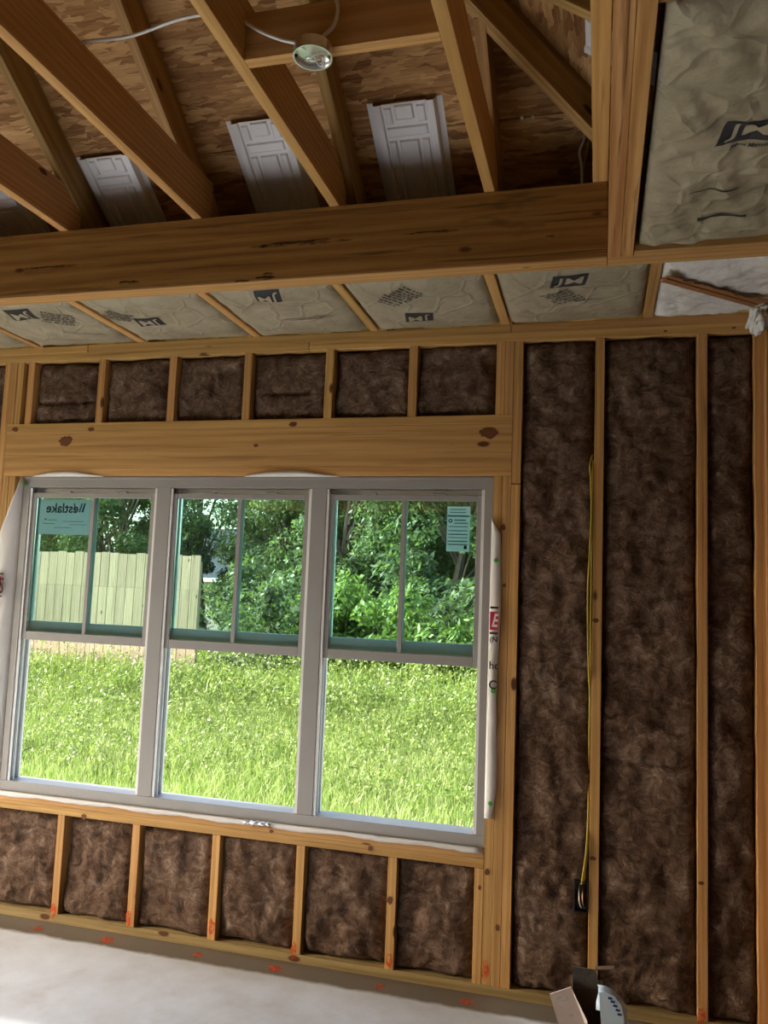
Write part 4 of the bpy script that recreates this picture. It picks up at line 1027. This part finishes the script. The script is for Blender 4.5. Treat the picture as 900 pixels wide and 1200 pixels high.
for i, ((x, y, s, k, m_), lab) in enumerate(zip(SH, SL_)):
    root = empty('shrub', (x, y, float(ground_z(np.array(x), np.array(y))))); root.rotation_euler.z = i*2.1; root.scale = (s, s, s*1.05)
    fm, sm = sp[k]; c = bpy.data.objects.new('foliage', fm); C.objects.link(c); c.parent = root
    if not fm.materials: fm.materials.append(m_)
    c.material_slots[0].link = 'OBJECT'; c.material_slots[0].material = m_
    t = bpy.data.objects.new('stems', sm); C.objects.link(t); t.parent = root
    tag(root, lab, 'shrub', 'shrubs along the yard edge')
# grass and weeds
def grass(name, n, xr, yr, h0, h1, w, seed, label, mat, bare):
    rg = np.random.default_rng(seed)
    x = rg.uniform(*xr, n); y = rg.uniform(*yr, n)
    den = vnoise(x*.9, y*.9, 31)+.6*vnoise(x*2.5, y*2.5, 32)
    straw = np.exp(-(((x+.75)/.75)**2+((y-3.1)/.42)**2)); keep = den > np.where(y < 6, -.75+bare*straw+.25*np.clip(3.6-y, 0, 1), -.75); x, y = x[keep], y[keep]; n = len(x)
    z = ground_z(x, y)-.01; h = rg.uniform(h0, h1, n)*(1+.7*vnoise(x*1.3, y*1.3, 33))
    a = rg.uniform(0, 2*P, n); lean = rg.uniform(.1, .75, n)*h; la = rg.uniform(0, 2*P, n)
    dx, dy = np.cos(a)*w, np.sin(a)*w; lx, ly = np.cos(la)*lean, np.sin(la)*lean
    v0 = np.stack([x-dx, y-dy, z], 1); v1 = np.stack([x+dx, y+dy, z], 1)
    v2 = np.stack([x+dx*.8+lx*.35, y+dy*.8+ly*.35, z+h*.6], 1); v3 = np.stack([x-dx*.8+lx*.35, y-dy*.8+ly*.35, z+h*.6], 1)
    v4 = np.stack([x+lx, y+ly, z+h*np.sqrt(np.maximum(.2, 1-(lean/h)**2*.6))], 1)
    V = np.stack([v0, v1, v2, v3, v4], 1).reshape(-1, 3).astype(np.float32)
    me = bpy.data.meshes.new(name); me.vertices.add(n*5); me.vertices.foreach_set('co', V.ravel())
    base = (np.arange(n)*5)[:, None]; li = np.concatenate([base+np.array([[0, 1, 2, 3]]), base+np.array([[3, 2, 4]])], 1).ravel().astype(np.int32)
    me.loops.add(n*7); me.loops.foreach_set('vertex_index', li)
    ls = np.stack([np.arange(n)*7, np.arange(n)*7+4], 1).ravel().astype(np.int32)
    me.polygons.add(n*2); me.polygons.foreach_set('loop_start', ls); me.update(calc_edges=True)
    o = link(name, me, mat); tag(o, label, 'grass', kind='stuff'); return o
grass('grass', 150000, (-10.5, 2.2), (2.4, 6.8), .06, .20, .0036, 3, 'bright green yard grass thinning to straw near the wall', M_GRASS, 1.1)
grass('weeds', 16000, (-12.0, 3.0), (5.4, 9.5), .15, .42, .008, 4, 'taller broad-bladed weeds at the foot of the fence and shrubs', M_LEAF_L, .0)

# low broad-leaved weeds all through the grass
def ground_leaves(name, n, xr, yr, leaf, seed, label, mat, hmax=.22):
    rg = np.random.default_rng(seed); k = n//22
    cx = rg.uniform(*xr, k); cy = rg.uniform(*yr, k); cx, cy = np.repeat(cx, 22), np.repeat(cy, 22); n = len(cx)
    x = cx+rg.normal(size=n)*.07; y = cy+rg.normal(size=n)*.07; z = ground_z(x, y)+rg.uniform(.02, hmax, n)*np.repeat(rg.uniform(.4, 1.5, k), 22)
    p = np.stack([x, y, z], 1); nrm = rg.normal(size=(n, 3))*.6+np.array([0, -.25, .8]); nrm /= np.linalg.norm(nrm, axis=1)[:, None]
    a = np.cross(nrm, rg.normal(size=(n, 3))); a /= np.linalg.norm(a, axis=1)[:, None]; b = np.cross(nrm, a); L = (leaf*rg.uniform(.5, 1.4, n))[:, None]
    V = np.stack([p-a*L, p+b*L*.5, p+a*L, p-b*L*.5], 1).reshape(-1, 3)
    me = bpy.data.meshes.new(name); me.vertices.add(n*4); me.vertices.foreach_set('co', V.ravel().astype(np.float32))
    me.loops.add(n*4); me.loops.foreach_set('vertex_index', np.arange(n*4, dtype=np.int32))
    me.polygons.add(n); me.polygons.foreach_set('loop_start', np.arange(0, n*4, 4, dtype=np.int32)); me.update(calc_edges=True)
    o = link(name, me, mat); tag(o, label, 'weeds', kind='stuff')
ground_leaves('clover', 60000, (-11, 2.2), (3.3, 7.2), .021, 61, 'low leafy weeds mixed through the yard grass', M_LEAF_L)
ground_leaves('leafy_weeds', 60000, (-12, 2.6), (5.0, 8.6), .022, 62, 'dense leafy weeds at the foot of the fence and shrubs', M_LEAF_L, .36)

# ------------------------------------------------------------------ large knots and stains that the boards show
def m_knot():
    t = NT('pine_knot'); o = t.coord('Object')
    w_ = t.node('ShaderNodeTexWave', {'Vector': o, 'Scale': 60., 'Distortion': 3.}, wave_type='RINGS', rings_direction='Y').outputs['Fac']
    return t.base(t.mix(w_, (.085, .028, .010), (.20, .075, .025)), .6)
M_KNOT = m_knot()
def m_stain():
    t = NT('dark_water_stain'); n = t.noise(t.mapping(t.coord('Object'), (7, 7, 40)), 1.6, 4, .7)
    tr = t.node('ShaderNodeBsdfTransparent')
    mx = t.node('ShaderNodeMixShader', {0: t.ramp(n, [(.42, (.15,)*3), (.60, (1,1,1))]), 1: t.b.outputs[0], 2: tr.outputs[0]}); t.l.new(mx.outputs[0], t.out.inputs[0])
    return t.base((.035, .02, .01), .8)
M_STAIN = m_stain()
def mark(name, px, py, rx, ry, y, mat, parent, seed):
    c = pix_at(px, py, y); k = (pix_at(px+1, py, y)-c).x; r = random.Random(seed); n = 18
    V = [(rx*k*r.uniform(.72, 1.15)*math.cos(2*P*i/n), 0, ry*k*r.uniform(.72, 1.15)*math.sin(2*P*i/n)) for i in range(n)]+[(0, 0, 0)]
    me = bpy.data.meshes.new(name); me.from_pydata(V, [], [(n, (i+1) % n, i) for i in range(n)][::1]); me.update(); me.materials.append(mat)
    o = bpy.data.objects.new(name, me); C.objects.link(o); o.parent = parent; o.location = c-parent.location
for i, (px, py, rx, ry) in enumerate([(573, 507, 11, 7), (77, 517, 8, 6), (300, 522, 3, 2), (18, 503, 4, 2.5), (107, 503, 4, 2.5), (343, 497, 5, 3), (571, 1022, 3, 4), (457, 1055, 3.5, 5), (583, 1087, 3, 4), (822, 1035, 4, 2.5), (695, 1006, 4, 2.5), (98, 957, 3, 3), (318, 974, 3, 2), (434, 994, 3, 3), (590, 618, 2.5, 4), (591, 686, 2, 2.5), (698, 727, 4, 3), (860, 384, 2.5, 1.5), (780, 388, 2.5, 1.5), (562, 1040, 2, 3)]):
    mark('knot', px, py, rx, ry, -.0016, M_KNOT, wf, i)
for i, (px, py, rx, ry) in enumerate([(350, 285, 62, 3.2), (283, 330, 9, 2.2), (309, 326, 12, 3), (314, 321, 6, 2), (150, 331, 14, 2), (505, 272, 34, 1.8), (645, 277, 6, 2), (60, 313, 40, 1.6)]):
    mark('stain', px, py, rx, ry, -.6413, M_STAIN, ce, 60+i)
